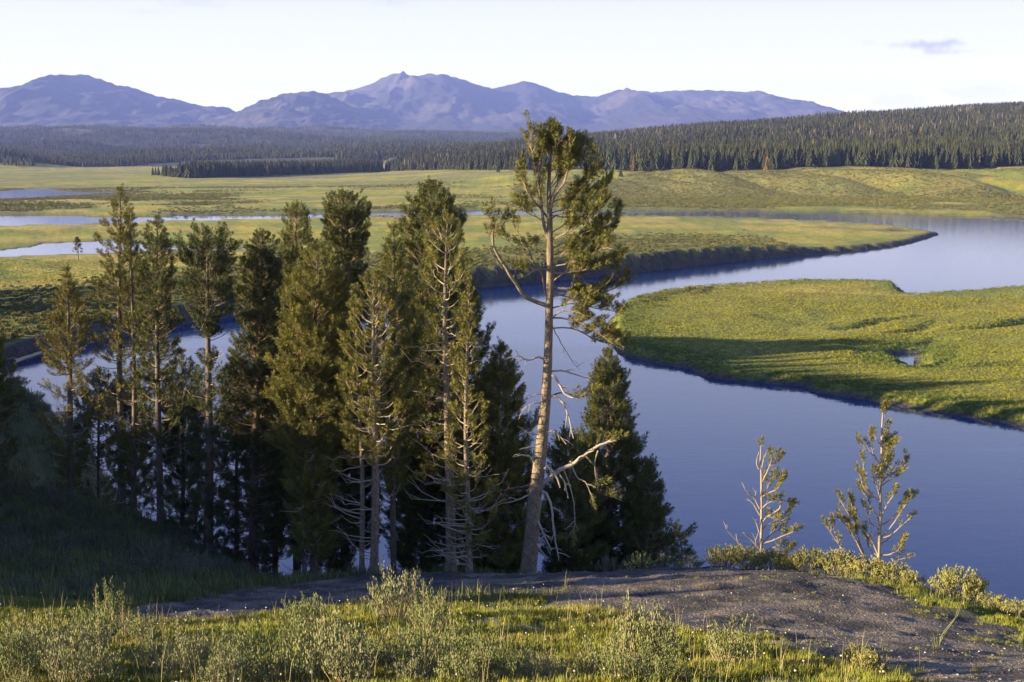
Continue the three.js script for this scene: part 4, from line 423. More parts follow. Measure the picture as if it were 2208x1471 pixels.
// the big pine: trunk and limbs follow the measured lines
function handPine(trunkPts, limbs, seed, o) {
  const R = rng(seed), b = trunkPts[0], g = new THREE.Group(), ground = slopeHeight(b[0], b[2]); g.position.set(b[0], Math.min(b[1], ground), b[2]);
  const own = (p) => V(p[0] - g.position.x, p[1] - g.position.y, p[2] - g.position.z);
  const pts = trunkPts.map(own), rad = trunkPts.map((p) => p[3]); if (pts[0].y > -0.05) { pts[0].y = -0.1; }
  // finer, slightly uneven trunk
  const curve = new THREE.CatmullRomCurve3(pts), tp = [], tr = []; for (let i = 0; i <= 40; i++) { const t = i / 40, f = t * (rad.length - 1), k = Math.min(rad.length - 2, Math.floor(f)); tp.push(curve.getPoint(t)); tr.push(lerp(rad[k], rad[k + 1], f - k) * (0.7 + 0.08 * R())); }
  part(g, 'trunk', tube(tp, tr, 12, 1), o.wood ?? M.bark);
  const tufts = [], twigs = [];
  for (const [line, r, leafy] of limbs) {
    const raw = line.map(own); raw[0].y += (R() - 0.5) * 0.3 * o.size; const c = new THREE.CatmullRomCurve3(raw), n = raw.length * 3, lp = []; for (let i = 0; i <= n; i++) lp.push(c.getPoint(i / n).add(V((R() - 0.5), (R() - 0.5), (R() - 0.5)).multiplyScalar(i ? o.wob : 0)));
    const bare = leafy < (o.bareBelow ?? 0.05), br = part(g, bare ? 'dry_branch' : 'branch', tube(lp, lp.map((_, i) => Math.max(r * (leafy > 0.75 ? 0.7 : 1) * lerp(1, 0.3, Math.pow(i / n, 0.8)), o.thin)), 6), o.wood ?? (leafy < 0.3 ? M.deadwood : leafy > 0.75 ? M.twig : M.bark));
    const L = c.getLength(), kids = [];
    for (let k = 0; k < Math.round(L * (leafy < 0.3 ? o.bareTwigs : 1)); k++) { const t = lerp(0.3, 0.95, R()), p = c.getPoint(t), d = c.getTangent(t).multiplyScalar(0.6).add(V(R() - 0.5, (R() - 0.4) * 0.9, R() - 0.5)).normalize(), e = p.clone().addScaledVector(d, o.size * lerp(0.15, 0.5, R())); kids.push(tube([p, p.clone().lerp(e, 0.5).add(V(0, 0.03 * o.size, 0)), e], [r * 0.35, r * 0.28, o.thin * 0.7], 4)); }
    if (kids.length) part(br, 'twig', mergeGeometries(kids), leafy < 0.3 ? M.deadwood : M.twig, 'stuff');
    if (!bare) dressLimb(lp, leafy * o.dens, R, tufts, twigs, { from: leafy > 0.85 ? 0.2 : leafy > 0.5 ? 0.4 : o.fullFrom ?? 0.75, gap: o.gap, twig: o.twig, size: o.spray });
  }
  const tip = tp[tp.length - 1]; for (let k = 0; k < o.tipTufts; k++) { const y = R() * R() * o.tipLen, p = curve.getPoint(1 - y * 0.5 / pts[pts.length - 1].y); p.y = tip.y - y; p.x += (R() - 0.5) * 0.1 * o.size; tufts.push([p, V((R() - 0.5) * 1.6, 1, (R() - 0.5) * 1.6), o.spray]); }
  if (twigs.length) part(g, 'twigs', mergeGeometries(twigs), M.twig, 'stuff');
  g.add(crownMesh(tufts, R, o.tone, sprays[0])); pineTufts += tufts.length;
  return shade(g);
}
top(handPine(BIG_TRUNK, BIG_LIMBS, 4242, { wob: 0.02, thin: 0.006, bareTwigs: 2.2, size: 1, dens: 1.5, gap: 0.075, twig: 0.46, spray: 1.2, tipTufts: 34, tipLen: 1.1, tone: [0.95, 0.95, 0.95] }), 'pine_tree', 'tallest old pine with leaning pale trunk, twisted dead limbs and one-sided crown', 'tree', 'pines along the brow of the bluff');
top(handPine(SMALL_PINE_A.trunk, SMALL_PINE_A.limbs, 77, { wood: M.sapling, fullFrom: 0.55, bareBelow: 0.12, wob: 0.008, thin: 0.004, bareTwigs: 4, size: 0.45, dens: 2, gap: 0.075, twig: 0.17, spray: 0.95, tipTufts: 3, tipLen: 0.3, tone: [1.2, 1.15, 1] }), 'pine_sapling', 'half-bare pine sapling on the brow, the shorter of the two against blue water', 'tree', 'half-bare pine saplings on the brow');
top(handPine(SMALL_PINE_B.trunk, SMALL_PINE_B.limbs, 78, { wood: M.sapling, fullFrom: 0.55, bareBelow: 0.12, wob: 0.008, thin: 0.004, bareTwigs: 4, size: 0.45, dens: 2, gap: 0.075, twig: 0.17, spray: 0.9, tipTufts: 8, tipLen: 0.6, tone: [1.2, 1.15, 1] }), 'pine_sapling', 'taller spreading pine sapling on the brow at the right, side stems at its base', 'tree', 'half-bare pine saplings on the brow');

// ---------- far conifers ----------
function coniferGeo(seed, tiers, sides, green, o = {}) {
  const R = rng(seed), pos = [], col = [], idx = [], H = 1, r0 = o.r ?? 0.17;
  const push = (p, c) => { pos.push(p.x, p.y, p.z); col.push(c[0], c[1], c[2]); return pos.length / 3 - 1; };
  for (let k = 0; k < tiers; k++) {
    const f = k / tiers, y0 = lerp(o.foot ?? 0.12, 0.9, f), y1 = Math.min(1, y0 + 1.25 / tiers + 0.08), rad = r0 * Math.pow(1 - f, o.pow ?? 0.75) * lerp(0.85, 1.15, R()) + 0.015, tw = R() * 6;
    const tip = push(V((R() - 0.5) * 0.02, y1, (R() - 0.5) * 0.02), green.map((c) => c * 1.1));
    const ring = []; for (let s = 0; s < sides * 2; s++) { const a = tw + s * Math.PI / sides, q = s % 2 ? rad * lerp(0.75, 1.2, R()) : rad * 0.45; ring.push(push(V(Math.cos(a) * q, y0 + (s % 2 ? -0.03 : 0.02) + (R() - 0.5) * 0.03, Math.sin(a) * q), green.map((c) => c * lerp(0.75, 1.2, R())))); }
    for (let s = 0; s < ring.length; s++) idx.push(tip, ring[(s + 1) % ring.length], ring[s]);
  }
  const br = [0.12, 0.09, 0.07], tr = o.trunk ?? 0.012, b = [0, 1, 2, 3].map((s) => push(V(Math.cos(s * 1.57) * tr, -0.05, Math.sin(s * 1.57) * tr), br)), t = push(V(0, 0.8, 0), br);
  for (let s = 0; s < 4; s++) idx.push(b[s], t, b[(s + 1) % 4]);
  const g = geom(pos, idx, { color: col }).toNonIndexed(); g.computeVertexNormals(); return g;
}
const GREEN = [0.034, 0.042, 0.015];
const coniferNear = [1, 2, 3, 4].map((s) => coniferGeo(s, 7, 6, GREEN, { r: 0.15 + 0.02 * (s % 3), foot: 0.06 + 0.05 * (s % 2) }));
const coniferFar = [5, 6].map((s) => coniferGeo(s, 3, 4, GREEN, { r: 0.17, foot: 0.05 }));
const snagGeo = coniferGeo(9, 4, 3, [0.1, 0.082, 0.065], { r: 0.07, foot: 0.3, trunk: 0.02 });
function forest(name, label, spots, geo, seed, tint) {
  const R = rng(seed), im = new THREE.InstancedMesh(geo, M.conifer, spots.length);
  spots.forEach(([x, y, z, h, c], i) => { im.setMatrixAt(i, tmpM.compose(V(x, y, z), tmpQ.setFromAxisAngle(Y, R() * 6.28), V(h * lerp(0.8, 1.2, R()), h, h * lerp(0.8, 1.2, R())))); const k = lerp(0.45, 1.5, R()); im.setColorAt(i, c ?? tint(k, R())); });
  return top(shade(im), name, label, 'forest', null, 'stuff');
}
const greens = (k, r) => r < 0.12 ? tmpC.setRGB(1.75 * k, 1.3 * k, 1.1 * k) : tmpC.setRGB(lerp(0.85, 1.25, r) * k, k, 0.9 * k);
const onHill = [[], []], onHillSnags = [], front = [];
{
  const R = rng(5150);
  for (let D = 925; D < 2450; D += lerp(6, 9, (D - 925) / 1500)) for (let x = -0.24 * D - 30; x < 0.47 * D; x += lerp(5.5, 8.5, (D - 925) / 1500)) {
    const px = x + (R() - 0.5) * 7, d = D + (R() - 0.5) * 8, e = interp(EDGE_LINE, px) + (fbm(px * 0.03, 3.3, 3) - 0.5) * 36; if (d < e || px < -330) continue;
    if (px < -171 && d < 2250) continue;
    const dens = fbm(px * 0.012, d * 0.012, 3); if (R() > 0.96 - smoothstep(0.4 - dens, 0, 0.2) * 0.4) continue;
    const y = valleyHeight(px, -d) - 0.3, up = smoothstep(d, 1150, 1500), h = lerp(12, 20, R()) * (1 - 0.12 * up) * (d < e + 12 ? 0.85 : 1);
    if (d < e + 16 && px > -190 && Math.abs(px) < 0.43 * d) { front.push([px, y, -d, h]); continue; }
    if (R() < up * 0.3 * smoothstep(fbm(px * 0.008, d * 0.008, 2), 0.35, 0.55)) onHillSnags.push([px, y, -d, h * 0.95]); else onHill[R() < 0.5 ? 0 : 1].push([px, y, -d, h]);
  }
}
const coniferGroup = 'conifers in the front row at the forest edge';
{
  const R = rng(616); front.sort((a, b) => b[2] - a[2]);
  front.forEach(([x, y, z, h], i) => {
    if (i >= 250) { onHill[i % 2].push([x, y, z, h]); return; }
    const m = new THREE.Mesh(coniferNear[i % 4], M.conifer); m.position.set(x, y, z); m.rotation.y = R() * 6.28; m.scale.set(h * lerp(0.8, 1.25, R()), h, h * lerp(0.8, 1.25, R()));
    top(shade(m), 'conifer', 'dark green conifer in the front row along the foot of the wooded hill', 'tree', coniferGroup);
  });
}
forest('forest_hillside', 'dense conifer forest on the right-hand hillside', onHill[0], coniferNear[0], 11, greens);
forest('forest_hillside', 'second mass of conifers mixed into the right-hand hillside forest', onHill[1], coniferNear[2], 12, greens);
forest('dead_forest', 'grey dead conifers scattered through the hillside forest', onHillSnags, snagGeo, 13, (k) => tmpC.setRGB(k, k, k));
// the grove that juts into the meadow, and the far-left forest edge
{
  const R = rng(909), grove = [], left = [[], []];
  for (let i = 0; i < 1500; i++) {
    const t = Math.pow(R(), 0.85), f = t * (GROVE_EDGE.length - 1), k = Math.min(GROVE_EDGE.length - 2, Math.floor(f)), a = GROVE_EDGE[k], b = GROVE_EDGE[k + 1], back = Math.pow(R(), 1.4) * lerp(30, 230, t), x = lerp(a[0], b[0], f - k) - back * 0.1 + (R() - 0.5) * 14, z = lerp(a[1], b[1], f - k) - back;
    if (t < 0.3 && R() < 0.75 - t) continue;
    grove.push([x, valleyHeight(x, z) - 0.2, z, lerp(11, 19, R()) * (t < 0.2 ? 0.75 : 1)]);
  }
  grove.sort((a, b) => b[2] - a[2]);
  const near = grove.slice(0, 48), rest = grove.slice(48);
  near.forEach(([x, y, z, h], i) => { const m = new THREE.Mesh(coniferNear[(i + 1) % 4], M.conifer); m.position.set(x, y, z); m.rotation.y = R() * 6.28; m.scale.set(h * 1.1, h, h * 1.1); top(shade(m), 'conifer', 'dark conifer at the near edge of the grove jutting into the left meadow', 'tree', 'conifers at the near edge of the meadow grove'); });
  forest('forest_grove', 'grove of dark conifers jutting into the meadow left of centre', rest, coniferNear[1], 14, greens);
  for (let i = 0; i < 80000; i++) {
    const D = 2100 + 4300 * Math.pow(R(), 1.25), x = lerp(-0.52 * D, 0.12 * D, R()), edge = interp(LEFT_EDGE.map(([a, b]) => [a, -b]), x) + 14 * vnoise(x * 0.02, 2); if (D < edge) continue;
    if (x > interp([[2100, -250], [2500, -200], [3200, 200], [7000, 900]], D)) continue;
    const clear = fbm(x * 0.003 + 6, D * 0.003, 4); if (clear > 0.67 && D > edge + 80) continue;
    left[i % 2].push([x, valleyHeight(x, -D) - 0.5, -D, lerp(9, 15, R()) * (D > 3500 ? 1.1 : 1)]);
  }
  for (let i = 0; i < 500; i++) { const x = -860 + (R() - 0.5) * 210, z = -2020 + (R() - 0.5) * 150; if (R() < 0.3 && x > -850) continue; left[0].push([x, valleyHeight(x, z) - 0.5, z, lerp(9, 15, R())]); }
  forest('forest_beyond', 'hazy conifer forest over the rolling country beyond the meadow', left[0], coniferFar[0], 15, greens);
  forest('forest_beyond', 'second mass of conifers mixed into the hazy forest beyond the meadow', left[1], coniferFar[1], 16, greens);
}
// single trees out on the grass
function single(geo, x, z, h, w, label, tint) { const m = new THREE.Mesh(geo, tint ?? M.conifer); m.position.set(x, valleyHeight(x, z) - 0.1, z); m.scale.set(w, h, w); return top(shade(m), 'conifer', label, 'tree'); }
const rust = new THREE.MeshStandardMaterial({ vertexColors: true, color: new THREE.Color().setRGB(3.4, 1.6, 1.4), roughness: 1, side: THREE.DoubleSide });
single(coniferNear[0], 189, -925, 17, 14, 'rusty brown dead conifer at the forest edge right of centre', rust);
single(coniferNear[2], 94, -965, 15, 12, 'small reddish brown conifer at the forest edge behind the big pine', rust);
single(coniferNear[3], 82, -940, 9, 11, 'squat dark conifer standing out in front of the forest edge by the big pine');
single(coniferNear[1], -12, -1080, 12, 10, 'lone dark conifer on the grass before the wooded hill, left of the big pine');
{ // the lone pine by the pond
  const spec = { x: LONE_PINE[0], z: LONE_PINE[1] }, R = rng(33), g = new THREE.Group(), y = valleyHeight(spec.x, spec.z), H = 6.2; g.position.set(spec.x, y - 0.1, spec.z);
  part(g, 'trunk', tube([V(0, 0, 0), V(0.1, H * 0.5, 0), V(0.05, H, 0)], [0.14, 0.09, 0.03], 6), M.barkDark); const tufts = [];
  for (let i = 0; i < 60; i++) { const t = Math.pow(R(), 0.8), yy = lerp(H * 0.3, H, t), a = R() * 6.28, L = lerp(1.9, 0.3, t) * lerp(0.5, 1, R()), p = V(0.05, yy, 0), e = V(Math.cos(a) * L, yy + L * 0.15, Math.sin(a) * L); for (let k = 0; k < 4; k++) tufts.push([p.clone().lerp(e, lerp(0.5, 1, R())), V(R() - 0.5, 0.7, R() - 0.5), 2.2]); }
  g.add(crownMesh(tufts, R, [0.9, 0.9, 0.9], sprays[0])); top(shade(g), 'pine_tree', 'small lone pine on the far bank beside the left pond', 'tree');
}
// the pine wood on the bluff to the left, beyond the picture: placed and sized to throw the long evening shade
{
  const R = rng(321), spots = [];
  const add = (x, z, topY) => { const y = slopeHeight(x, z); spots.push([x, y - 0.3, z, Math.max(2.5, topY - y)]); };
  for (let i = 0; i < 1000; i++) { const x = lerp(-62, -16, R()), z = lerp(-8, -80, R()); if (x > -0.45 * -z - 3 || z > -22.5 + 0.231 * (-4.5 - x)) continue; add(x, z, 25.3 + R() * 1.6 + 0.9 * smoothstep(z, -27, -22) + 0.2 * (-18 - x) - smoothstep(-z, 28, 36) * 3.4); }
  for (let i = 0; i < 170; i++) { const z = lerp(-176, -148, R()), x = lerp(-114, -0.45 * -z - 6, R()); add(x, z, Math.min(37, 1.2 + 1.067 * (190 + z)) - 3 * R() * R()); }
  for (let i = 0; i < 150; i++) { const z = lerp(-126, -152, R()), x = lerp(-105, -0.45 * -z - 5, R()); add(x, z, 28.5 + R() * 3.5); }
  for (let i = 0; i < 130; i++) { const z = lerp(-80, -126, R()), x = lerp(-115, -0.45 * -z - 6, R()); if (slopeHeight(x, z) < 2) continue; add(x, z, 32 + R() * 4); }
  for (let i = 0; i < 90; i++) { const z = lerp(-196, -243, R()), x = lerp(-170, -0.45 * -z - 5, R()), y = valleyHeight(x, z); spots.push([x, y - 0.2, z, lerp(11, 15, R())]); }
  forest('unseen_pine_wood', 'unseen pine wood beyond the left edge of the picture, placed to shade slope and meadows', spots, coniferNear[3], 17, greens);
}

// ---------- sagebrush, grass, stones ----------
function bushGeo(seed, stems, leaves, spread, upright, leafL, leafW) { // unit bush: about 1 high, 1 in radius before scaling
  const R = rng(seed), pos = [], idx = [], wood = [];
  for (let s = 0; s < stems; s++) {
    const a = R() * 6.28, rr = Math.sqrt(R()) * spread, hgt = lerp(0.6, 1.05, R()) * (1 - 0.38 * (rr / spread) ** 2) * (upright > 0.5 && R() < 0.22 ? 1.35 : 1), foot = V(Math.cos(a) * rr * 0.35, 0, Math.sin(a) * rr * 0.35), tip = V(Math.cos(a) * rr, hgt, Math.sin(a) * rr);
    if (s % 3 === 0) wood.push(tube([foot, foot.clone().lerp(tip, 0.5).add(V(0, -0.06, 0)), tip], [0.022, 0.014, 0.006], 3));
    for (let l = 0; l < leaves; l++) {
      const t = lerp(0.35, 1, Math.pow(R(), 0.6)), c = foot.clone().lerp(tip, t).add(V((R() - 0.5) * 0.13, (R() - 0.5) * 0.06, (R() - 0.5) * 0.13)), d = V((R() - 0.5) * (1 - upright), 0.35 + R() * 0.7, (R() - 0.5) * (1 - upright)).normalize(), w = d.clone().cross(V(R() - 0.5, R() - 0.5, R() - 0.5)).normalize().multiplyScalar(leafW * 0.5 * lerp(0.7, 1.3, R())), e = c.clone().addScaledVector(d, leafL * lerp(0.6, 1.3, R()));
      const b = pos.length / 3, m = c.clone().lerp(e, 0.6); pos.push(c.x, c.y, c.z, m.x + w.x, m.y + w.y, m.z + w.z, m.x - w.x, m.y - w.y, m.z - w.z, e.x, e.y, e.z); idx.push(b, b + 1, b + 2, b + 1, b + 3, b + 2);
    }
  }
  return [geom(pos, idx), mergeGeometries(wood)];
}
const leafMat = (r, g, b) => new THREE.MeshStandardMaterial({ color: new THREE.Color().setRGB(r, g, b), roughness: 0.9, side: THREE.DoubleSide });
const sageLeaf = [leafMat(0.19, 0.205, 0.075), leafMat(0.155, 0.18, 0.055), leafMat(0.215, 0.22, 0.095)], rabbitLeaf = [leafMat(0.27, 0.25, 0.075), leafMat(0.23, 0.22, 0.06)], shadyLeaf = [leafMat(0.085, 0.105, 0.05), leafMat(0.11, 0.125, 0.07)];  // shrub leaves on the shaded hillside are painted darker to match the shade
const sageShapes = [1, 2, 3, 4, 5].map((s) => bushGeo(200 + s, 62, 34, 0.85, 0.55, 0.075, 0.024)), rabbitShapes = [1, 2, 3].map((s) => bushGeo(230 + s, 80, 40, 0.95, 0.2, 0.085, 0.034)), shadyShapes = [1, 2].map((s) => bushGeo(260 + s, 46, 26, 0.95, 0.3, 0.09, 0.035));
function bush(x, z, r, kind, i, R, label, group) {
  const [leaf, wood] = [sageShapes, rabbitShapes, shadyShapes][kind][i % [5, 3, 2][kind]], g = new THREE.Group(); g.position.set(x, slopeHeight(x, z) - 0.03, z); g.rotation.y = R() * 6.28; const k = kind === 0 ? 1.42 : kind === 1 ? 1.35 : 1.3; g.scale.set(r * k, r * k * lerp(1.0, 1.3, R()) * (kind === 0 ? 1.15 : 0.95), r * k);
  part(g, 'stems', wood, M.twig); part(g, 'foliage', leaf, [sageLeaf, rabbitLeaf, shadyLeaf][kind][i % [3, 2, 2][kind]]);
  return top(shade(g), ['sagebrush', 'rabbitbrush', 'shrub'][kind], label, 'shrub', group);
}
{
  const R = rng(71);
  const own = { // the bushes one can point at
    0: 'broad sagebrush near the left edge of the sunlit foreground', 1: 'sagebrush with raised shoots at the far left end of the gravel path', 2: 'sagebrush just below the one at the left end of the gravel path', 4: 'sagebrush standing alone in yellow grass below the bushy yellow-green pine', 5: 'tall sagebrush rising against the shaded path below the pale front pines', 6: 'sagebrush just right of the tall one that rises against the path', 7: 'wide sagebrush below the slim pale pine, in the bottom grass', 8: 'widest sagebrush on the bottom edge of the picture, left of centre', 14: 'large pale sagebrush beside the bleached fallen branch', 15: 'sagebrush left of the large pale one by the fallen branch',
    26: 'rabbitbrush at the left end of the row under the shorter sapling', 27: 'rabbitbrush just left of the foot of the shorter sapling', 28: 'rabbitbrush at the right foot of the shorter sapling', 29: 'rounded rabbitbrush midway between the two half-bare saplings', 30: 'low rabbitbrush just right of the shorter sapling', 31: 'rounded rabbitbrush left of the foot of the taller sapling', 32: 'rabbitbrush hiding the foot of the taller sapling', 33: 'rabbitbrush at the right foot of the taller sapling', 34: 'small rabbitbrush a step right of the taller sapling', 35: 'largest pale yellow rabbitbrush on the brow, right of the taller sapling', 36: 'rabbitbrush touching the right side of the largest one on the brow', 37: 'rabbitbrush last but one towards the right edge of the brow', 38: 'rabbitbrush at the right edge of the picture on the brow', 39: 'upper of two green bushes where the grass meets the bare path at bottom right', 40: 'lower of two green bushes where the grass meets the bare path at bottom right' };
  BUSHES.forEach(([x, z, r, kind], i) => bush(x, z, r, kind, i, R, own[i] ?? 'middling silvery sagebrush with upright shoots among the bottom-edge sagebrush', kind ? 'rabbitbrush along the brow' : 'sagebrush in the sunlit foreground'));
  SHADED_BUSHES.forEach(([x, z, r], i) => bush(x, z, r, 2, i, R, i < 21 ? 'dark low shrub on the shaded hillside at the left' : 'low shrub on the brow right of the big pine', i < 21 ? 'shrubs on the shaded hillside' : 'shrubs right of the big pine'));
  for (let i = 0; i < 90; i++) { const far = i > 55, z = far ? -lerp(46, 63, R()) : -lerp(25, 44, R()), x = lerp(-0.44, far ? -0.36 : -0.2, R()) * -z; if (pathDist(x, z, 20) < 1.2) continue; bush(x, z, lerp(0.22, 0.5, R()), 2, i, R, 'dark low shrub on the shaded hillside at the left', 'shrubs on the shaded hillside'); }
  for (let i = 0; i < 26; i++) { const z = -lerp(12.2, 16.2, R()), x = lerp(-0.45, 0.22, R()) * -z; if (pathDist(x, z, 20) < 0.9) continue; bush(x, z, lerp(0.15, 0.34, R()), 0, i + 3, R, 'small silvery sagebrush filling between the larger ones along the bottom edge', 'sagebrush in the sunlit foreground'); }
}
function tuftGeo(seed, blades, h, w, spread) {
  const R = rng(seed), pos = [], idx = [];
  for (let i = 0; i < blades; i++) { const a = R() * 6.28, r = Math.sqrt(R()) * spread, o = V(Math.cos(a) * r, 0, Math.sin(a) * r), l = h * lerp(0.5, 1.1, R()), b = R() * 6.28, out = l * lerp(0.05, 0.5, R()), s = V(Math.cos(b + 1.57) * w * 0.5, 0, Math.sin(b + 1.57) * w * 0.5), m = o.clone().add(V(Math.cos(b) * out * 0.35, l * 0.6, Math.sin(b) * out * 0.35)), e = o.clone().add(V(Math.cos(b) * out, l, Math.sin(b) * out)), k = pos.length / 3; pos.push(o.x + s.x, o.y, o.z + s.z, o.x - s.x, o.y, o.z - s.z, m.x + s.x * 0.8, m.y, m.z + s.z * 0.8, m.x - s.x * 0.8, m.y, m.z - s.z * 0.8, e.x, e.y, e.z); idx.push(k, k + 1, k + 2, k + 1, k + 3, k + 2, k + 2, k + 3, k + 4); }
  return geom(pos, idx);
}
function scatter(name, label, category, geo, mat, items) { // items: [x, y, z, sx, sy, turn, r, g, b]
  const im = new THREE.InstancedMesh(geo, mat, items.length);
  items.forEach(([x, y, z, sx, sy, t, r, g, b], i) => { im.setMatrixAt(i, tmpM.compose(V(x, y, z), tmpQ.setFromAxisAngle(Y, t), V(sx, sy, sx))); im.setColorAt(i, tmpC.setRGB(r, g, b)); });
  return top(shade(im), name, label, category, null, 'stuff');
}
{
  const R = rng(88), near = [], far = [], stones = [], flowers = [], seedHeads = [];
  for (let i = 0; i < 46000; i++) {
    const D = lerp(11.5, 27, Math.pow(R(), 0.8)), x = lerp(-0.5, 0.5, R()) * D, z = -D, m = pathMask(x, z), p = fbm(x * 0.7 + 3, z * 0.7, 3);
    if (R() < m * 0.985 || p < 0.3) continue;
    const y = slopeHeight(x, z) - 0.02, g = R(), dry = smoothstep(p, 0.52, 0.7) * R() * 0.8, s = lerp(0.6, 1.25, R()) * (m > 0.2 ? 0.55 : 1);
    near.push([x, y, z, s, s * lerp(0.7, 1.3, R()), R() * 6.28, lerp(lerp(0.14, 0.23, g), 0.33, dry), lerp(lerp(0.17, 0.215, g), 0.26, dry), lerp(0.022, 0.08, dry)]);
    if (R() < 0.012) flowers.push([x, y + 0.12 + R() * 0.15, z, lerp(0.7, 1.4, R()), 1, R() * 6, ...(R() < 0.5 ? [0.62, 0.5, 0.08] : [0.6, 0.57, 0.48])]);
    if (R() < 0.02) seedHeads.push([x, y, z, 1, lerp(0.7, 1.3, R()), R() * 6, 0.32, 0.27, 0.13]);
  }
  for (let i = 0; i < 26000; i++) {
    const D = lerp(24, 68, Math.pow(R(), 1.3)), x = lerp(-0.52, D < 36 ? 0.5 : 0.1, R()) * D, z = -D, h = slopeHeight(x, z); if (h < 1 || R() < pathMask(x, z)) continue;
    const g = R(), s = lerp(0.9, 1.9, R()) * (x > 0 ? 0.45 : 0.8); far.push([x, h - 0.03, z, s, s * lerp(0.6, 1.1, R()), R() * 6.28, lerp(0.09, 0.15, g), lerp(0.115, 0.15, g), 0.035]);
  }
  for (let i = 0; i < 9000; i++) { const D = lerp(12, 34, R()), x = lerp(-0.3, 0.5, R()) * D, z = -D; if (R() > pathMask(x, z)) continue; const k = R() < 0.04 ? lerp(0.35, 0.5, R()) : lerp(0.07, 0.2, R()), s = lerp(0.008, 0.026, R() * R()); stones.push([x, slopeHeight(x, z) + s * 0.2, z, s, s * lerp(0.5, 0.9, R()), R() * 6, k, k * 0.87, k * 0.73]); }
  scatter('grass', 'green and straw-coloured grass of the sunlit foreground', 'grass', tuftGeo(5, 24, 0.105, 0.008, 0.1), M.leaf, near);
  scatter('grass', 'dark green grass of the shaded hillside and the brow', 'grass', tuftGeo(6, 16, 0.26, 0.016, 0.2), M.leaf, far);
  scatter('seed_heads', 'thin dry grass stalks standing above the foreground grass', 'grass', tuftGeo(7, 3, 0.42, 0.006, 0.06), M.leaf, seedHeads);
  scatter('wildflowers', 'tiny white and yellow wildflowers dotted in the foreground grass', 'flower', new THREE.IcosahedronGeometry(0.012, 0), M.leaf, flowers);
  const st = new THREE.IcosahedronGeometry(1, 0); { const p = st.attributes.position; for (let i = 0; i < p.count; i++) { const k = 0.75 + 0.5 * hash2(Math.round(p.getX(i) * 50), Math.round(p.getY(i) * 50 + p.getZ(i) * 9)); p.setXYZ(i, p.getX(i) * k, p.getY(i) * k, p.getZ(i) * k); } st.computeVertexNormals(); }
  scatter('gravel', 'loose grey and pale gravel on the bare path', 'gravel', st, M.stone, stones);
}
{ // sage and tussocks on the valley meadows
  const R = rng(404), sage = [], tuss = [], [sg] = bushGeo(290, 22, 9, 0.95, 0.2, 0.3, 0.2);
  for (let i = 0; i < 70000; i++) {
    const D = lerp(165, 760, Math.pow(R(), 1.1)), x = lerp(-0.46, 0.46, R()) * D, z = -D; const s = sageAt(x, z); if (R() > s) continue; const [d] = shoreState(x, z); if (d < 4.5) continue; if (D > 420 && D < 560 && R() < 0.8) continue;
    const g = R(), r = lerp(0.3, 0.75, R()) * (D > 450 ? 1.2 : 1); sage.push([x, valleyHeight(x, z) - 0.05, z, r, r * lerp(0.8, 1.2, R()), R() * 6, lerp(0.12, 0.18, g), lerp(0.13, 0.17, g), lerp(0.04, 0.055, g)]);
  }
  for (let i = 0; i < 190000; i++) {
    const D = lerp(95, 330, Math.pow(R(), 1.3)), x = lerp(-0.46, 0.46, R()) * D, z = -D, [d] = shoreState(x, z); if (d < 0.9 || (x < -30 && D < 165) || (d < 5 && nearLine(CUT_BANK, x, z)[0] < 7)) continue; if (D > 240 && R() < 0.5) continue;
    const g = R(), w = fbm(x * 0.08, z * 0.08, 3), lushOrShade = 1 - smoothstep(d, 3, 12), s = lerp(0.4, 0.85, R()) * (0.5 + 0.7 * w + 0.3 * lushOrShade);
    tuss.push([x, valleyHeight(x, z) - 0.04, z, s, s * lerp(0.5, 1, R()), R() * 6, lerp(lerp(0.14, 0.225, w + (g - 0.5) * 0.15), 0.09, lushOrShade), lerp(lerp(0.15, 0.2, w + (g - 0.5) * 0.15), 0.12, lushOrShade), 0.012]);
  }
  for (let i = 0; i < 42000; i++) { const D = lerp(640, 985, R()), x = lerp(-0.46, 0.46, R()) * D, z = -D; if (R() > sageAt(x, z) || D > interp(EDGE_LINE, x) || shoreState(x, z)[0] < 5) continue; const g = R(), r = lerp(0.4, 1.0, R()); sage.push([x, valleyHeight(x, z) - 0.1, z, r, r * 0.8, R() * 6, lerp(0.15, 0.21, g), lerp(0.15, 0.185, g), lerp(0.035, 0.045, g)]); }
  scatter('sagebrush_cover', 'grey-green sagebrush covering the valley meadows', 'sagebrush', sg, M.leaf, sage);
  scatter('meadow_grass', 'long green grass of the river meadows', 'grass', tuftGeo(8, 12, 0.5, 0.07, 0.45), M.leaf, tuss);
}
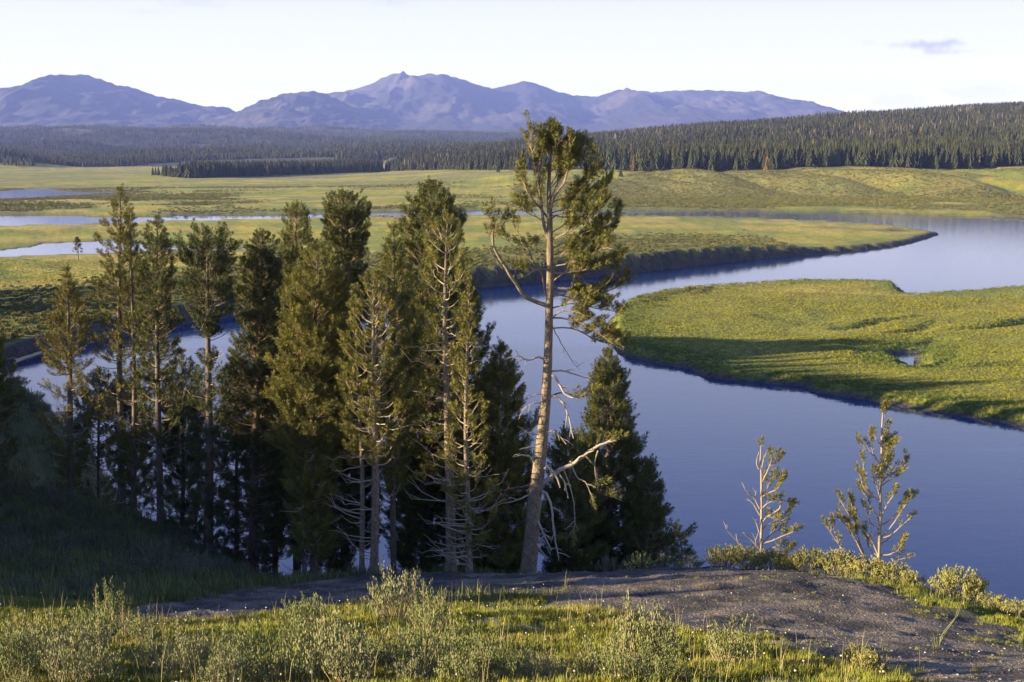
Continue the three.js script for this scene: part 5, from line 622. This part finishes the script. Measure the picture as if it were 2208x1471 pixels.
// ---------- odds and ends ----------
{
  const [a, b] = LOG, R = rng(9), A = V(a[0], 0.5, a[1]), B = V(b[0], 0.9, b[1]), pts = bend(A, B, 8, 0.12, R), g = new THREE.Group(); g.position.copy(A); const own = pts.map((p) => p.clone().sub(A));
  part(g, 'trunk', tube(own, own.map((_, i) => lerp(0.3, 0.16, i / 8)), 8), M.deadwood); part(g, 'branch', tube([own[5], own[5].clone().add(V(0.6, 0.7, -0.5)), own[5].clone().add(V(0.9, 1.3, -0.8))], [0.08, 0.06, 0.03], 5), M.deadwood); part(g, 'branch', tube([own[1], own[1].clone().add(V(-0.8, 0.3, 0.4)), own[1].clone().add(V(-1.6, 0.2, 0.9))], [0.1, 0.07, 0.03], 5), M.deadwood);
  top(shade(g), 'driftwood_log', 'grey fallen log lying on the shaded far shore at the left', 'log');
}
{
  const R = rng(19), x = 1.72, z = -15.2, y = slopeHeight(x, z), g = new THREE.Group(); g.position.set(x, y, z);
  part(g, 'stick', tube([V(-0.3, 0.14, -0.1), V(-0.12, 0.1, 0), V(0.1, 0.05, 0.06), V(0.2, 0.01, 0.1)], [0.012, 0.02, 0.024, 0.012], 6), M.deadwood); part(g, 'fork', tube([V(-0.1, 0.1, 0), V(-0.22, 0.05, 0.08), V(-0.34, 0.04, 0.1)], [0.016, 0.012, 0.006], 5), M.deadwood);
  top(shade(g), 'fallen_branch', 'bleached dead branch lying beside the large foreground sagebrush', 'branch');
}
{
  const x = 6.35, z = -17.6, y = slopeHeight(x, z), g = new THREE.Group(); g.position.set(x, y, z); const m = leafMat(0.16, 0.17, 0.06);
  for (let k = 0; k < 2; k++) part(g, 'stalk', tube([V(k * 0.02, 0, 0), V(0.12 + k * 0.015, 0.28, 0.02 * k), V(0.26 + k * 0.03, 0.5 + k * 0.03, 0.03), V(0.32 + k * 0.035, 0.75 + k * 0.05, 0.02)], [0.006, 0.006, 0.005, 0.003], 4), m);
  part(g, 'blades', tuftGeo(61, 14, 0.3, 0.008, 0.05), m);
  top(shade(g), 'grass_stalk', 'tall leaning green grass stalk on the bare path at the right', 'grass stalk');
}
console.log('sprays', pineTufts, 'hill', onHill[0].length + onHill[1].length, 'front', front.length);
renderer.render(scene, camera);
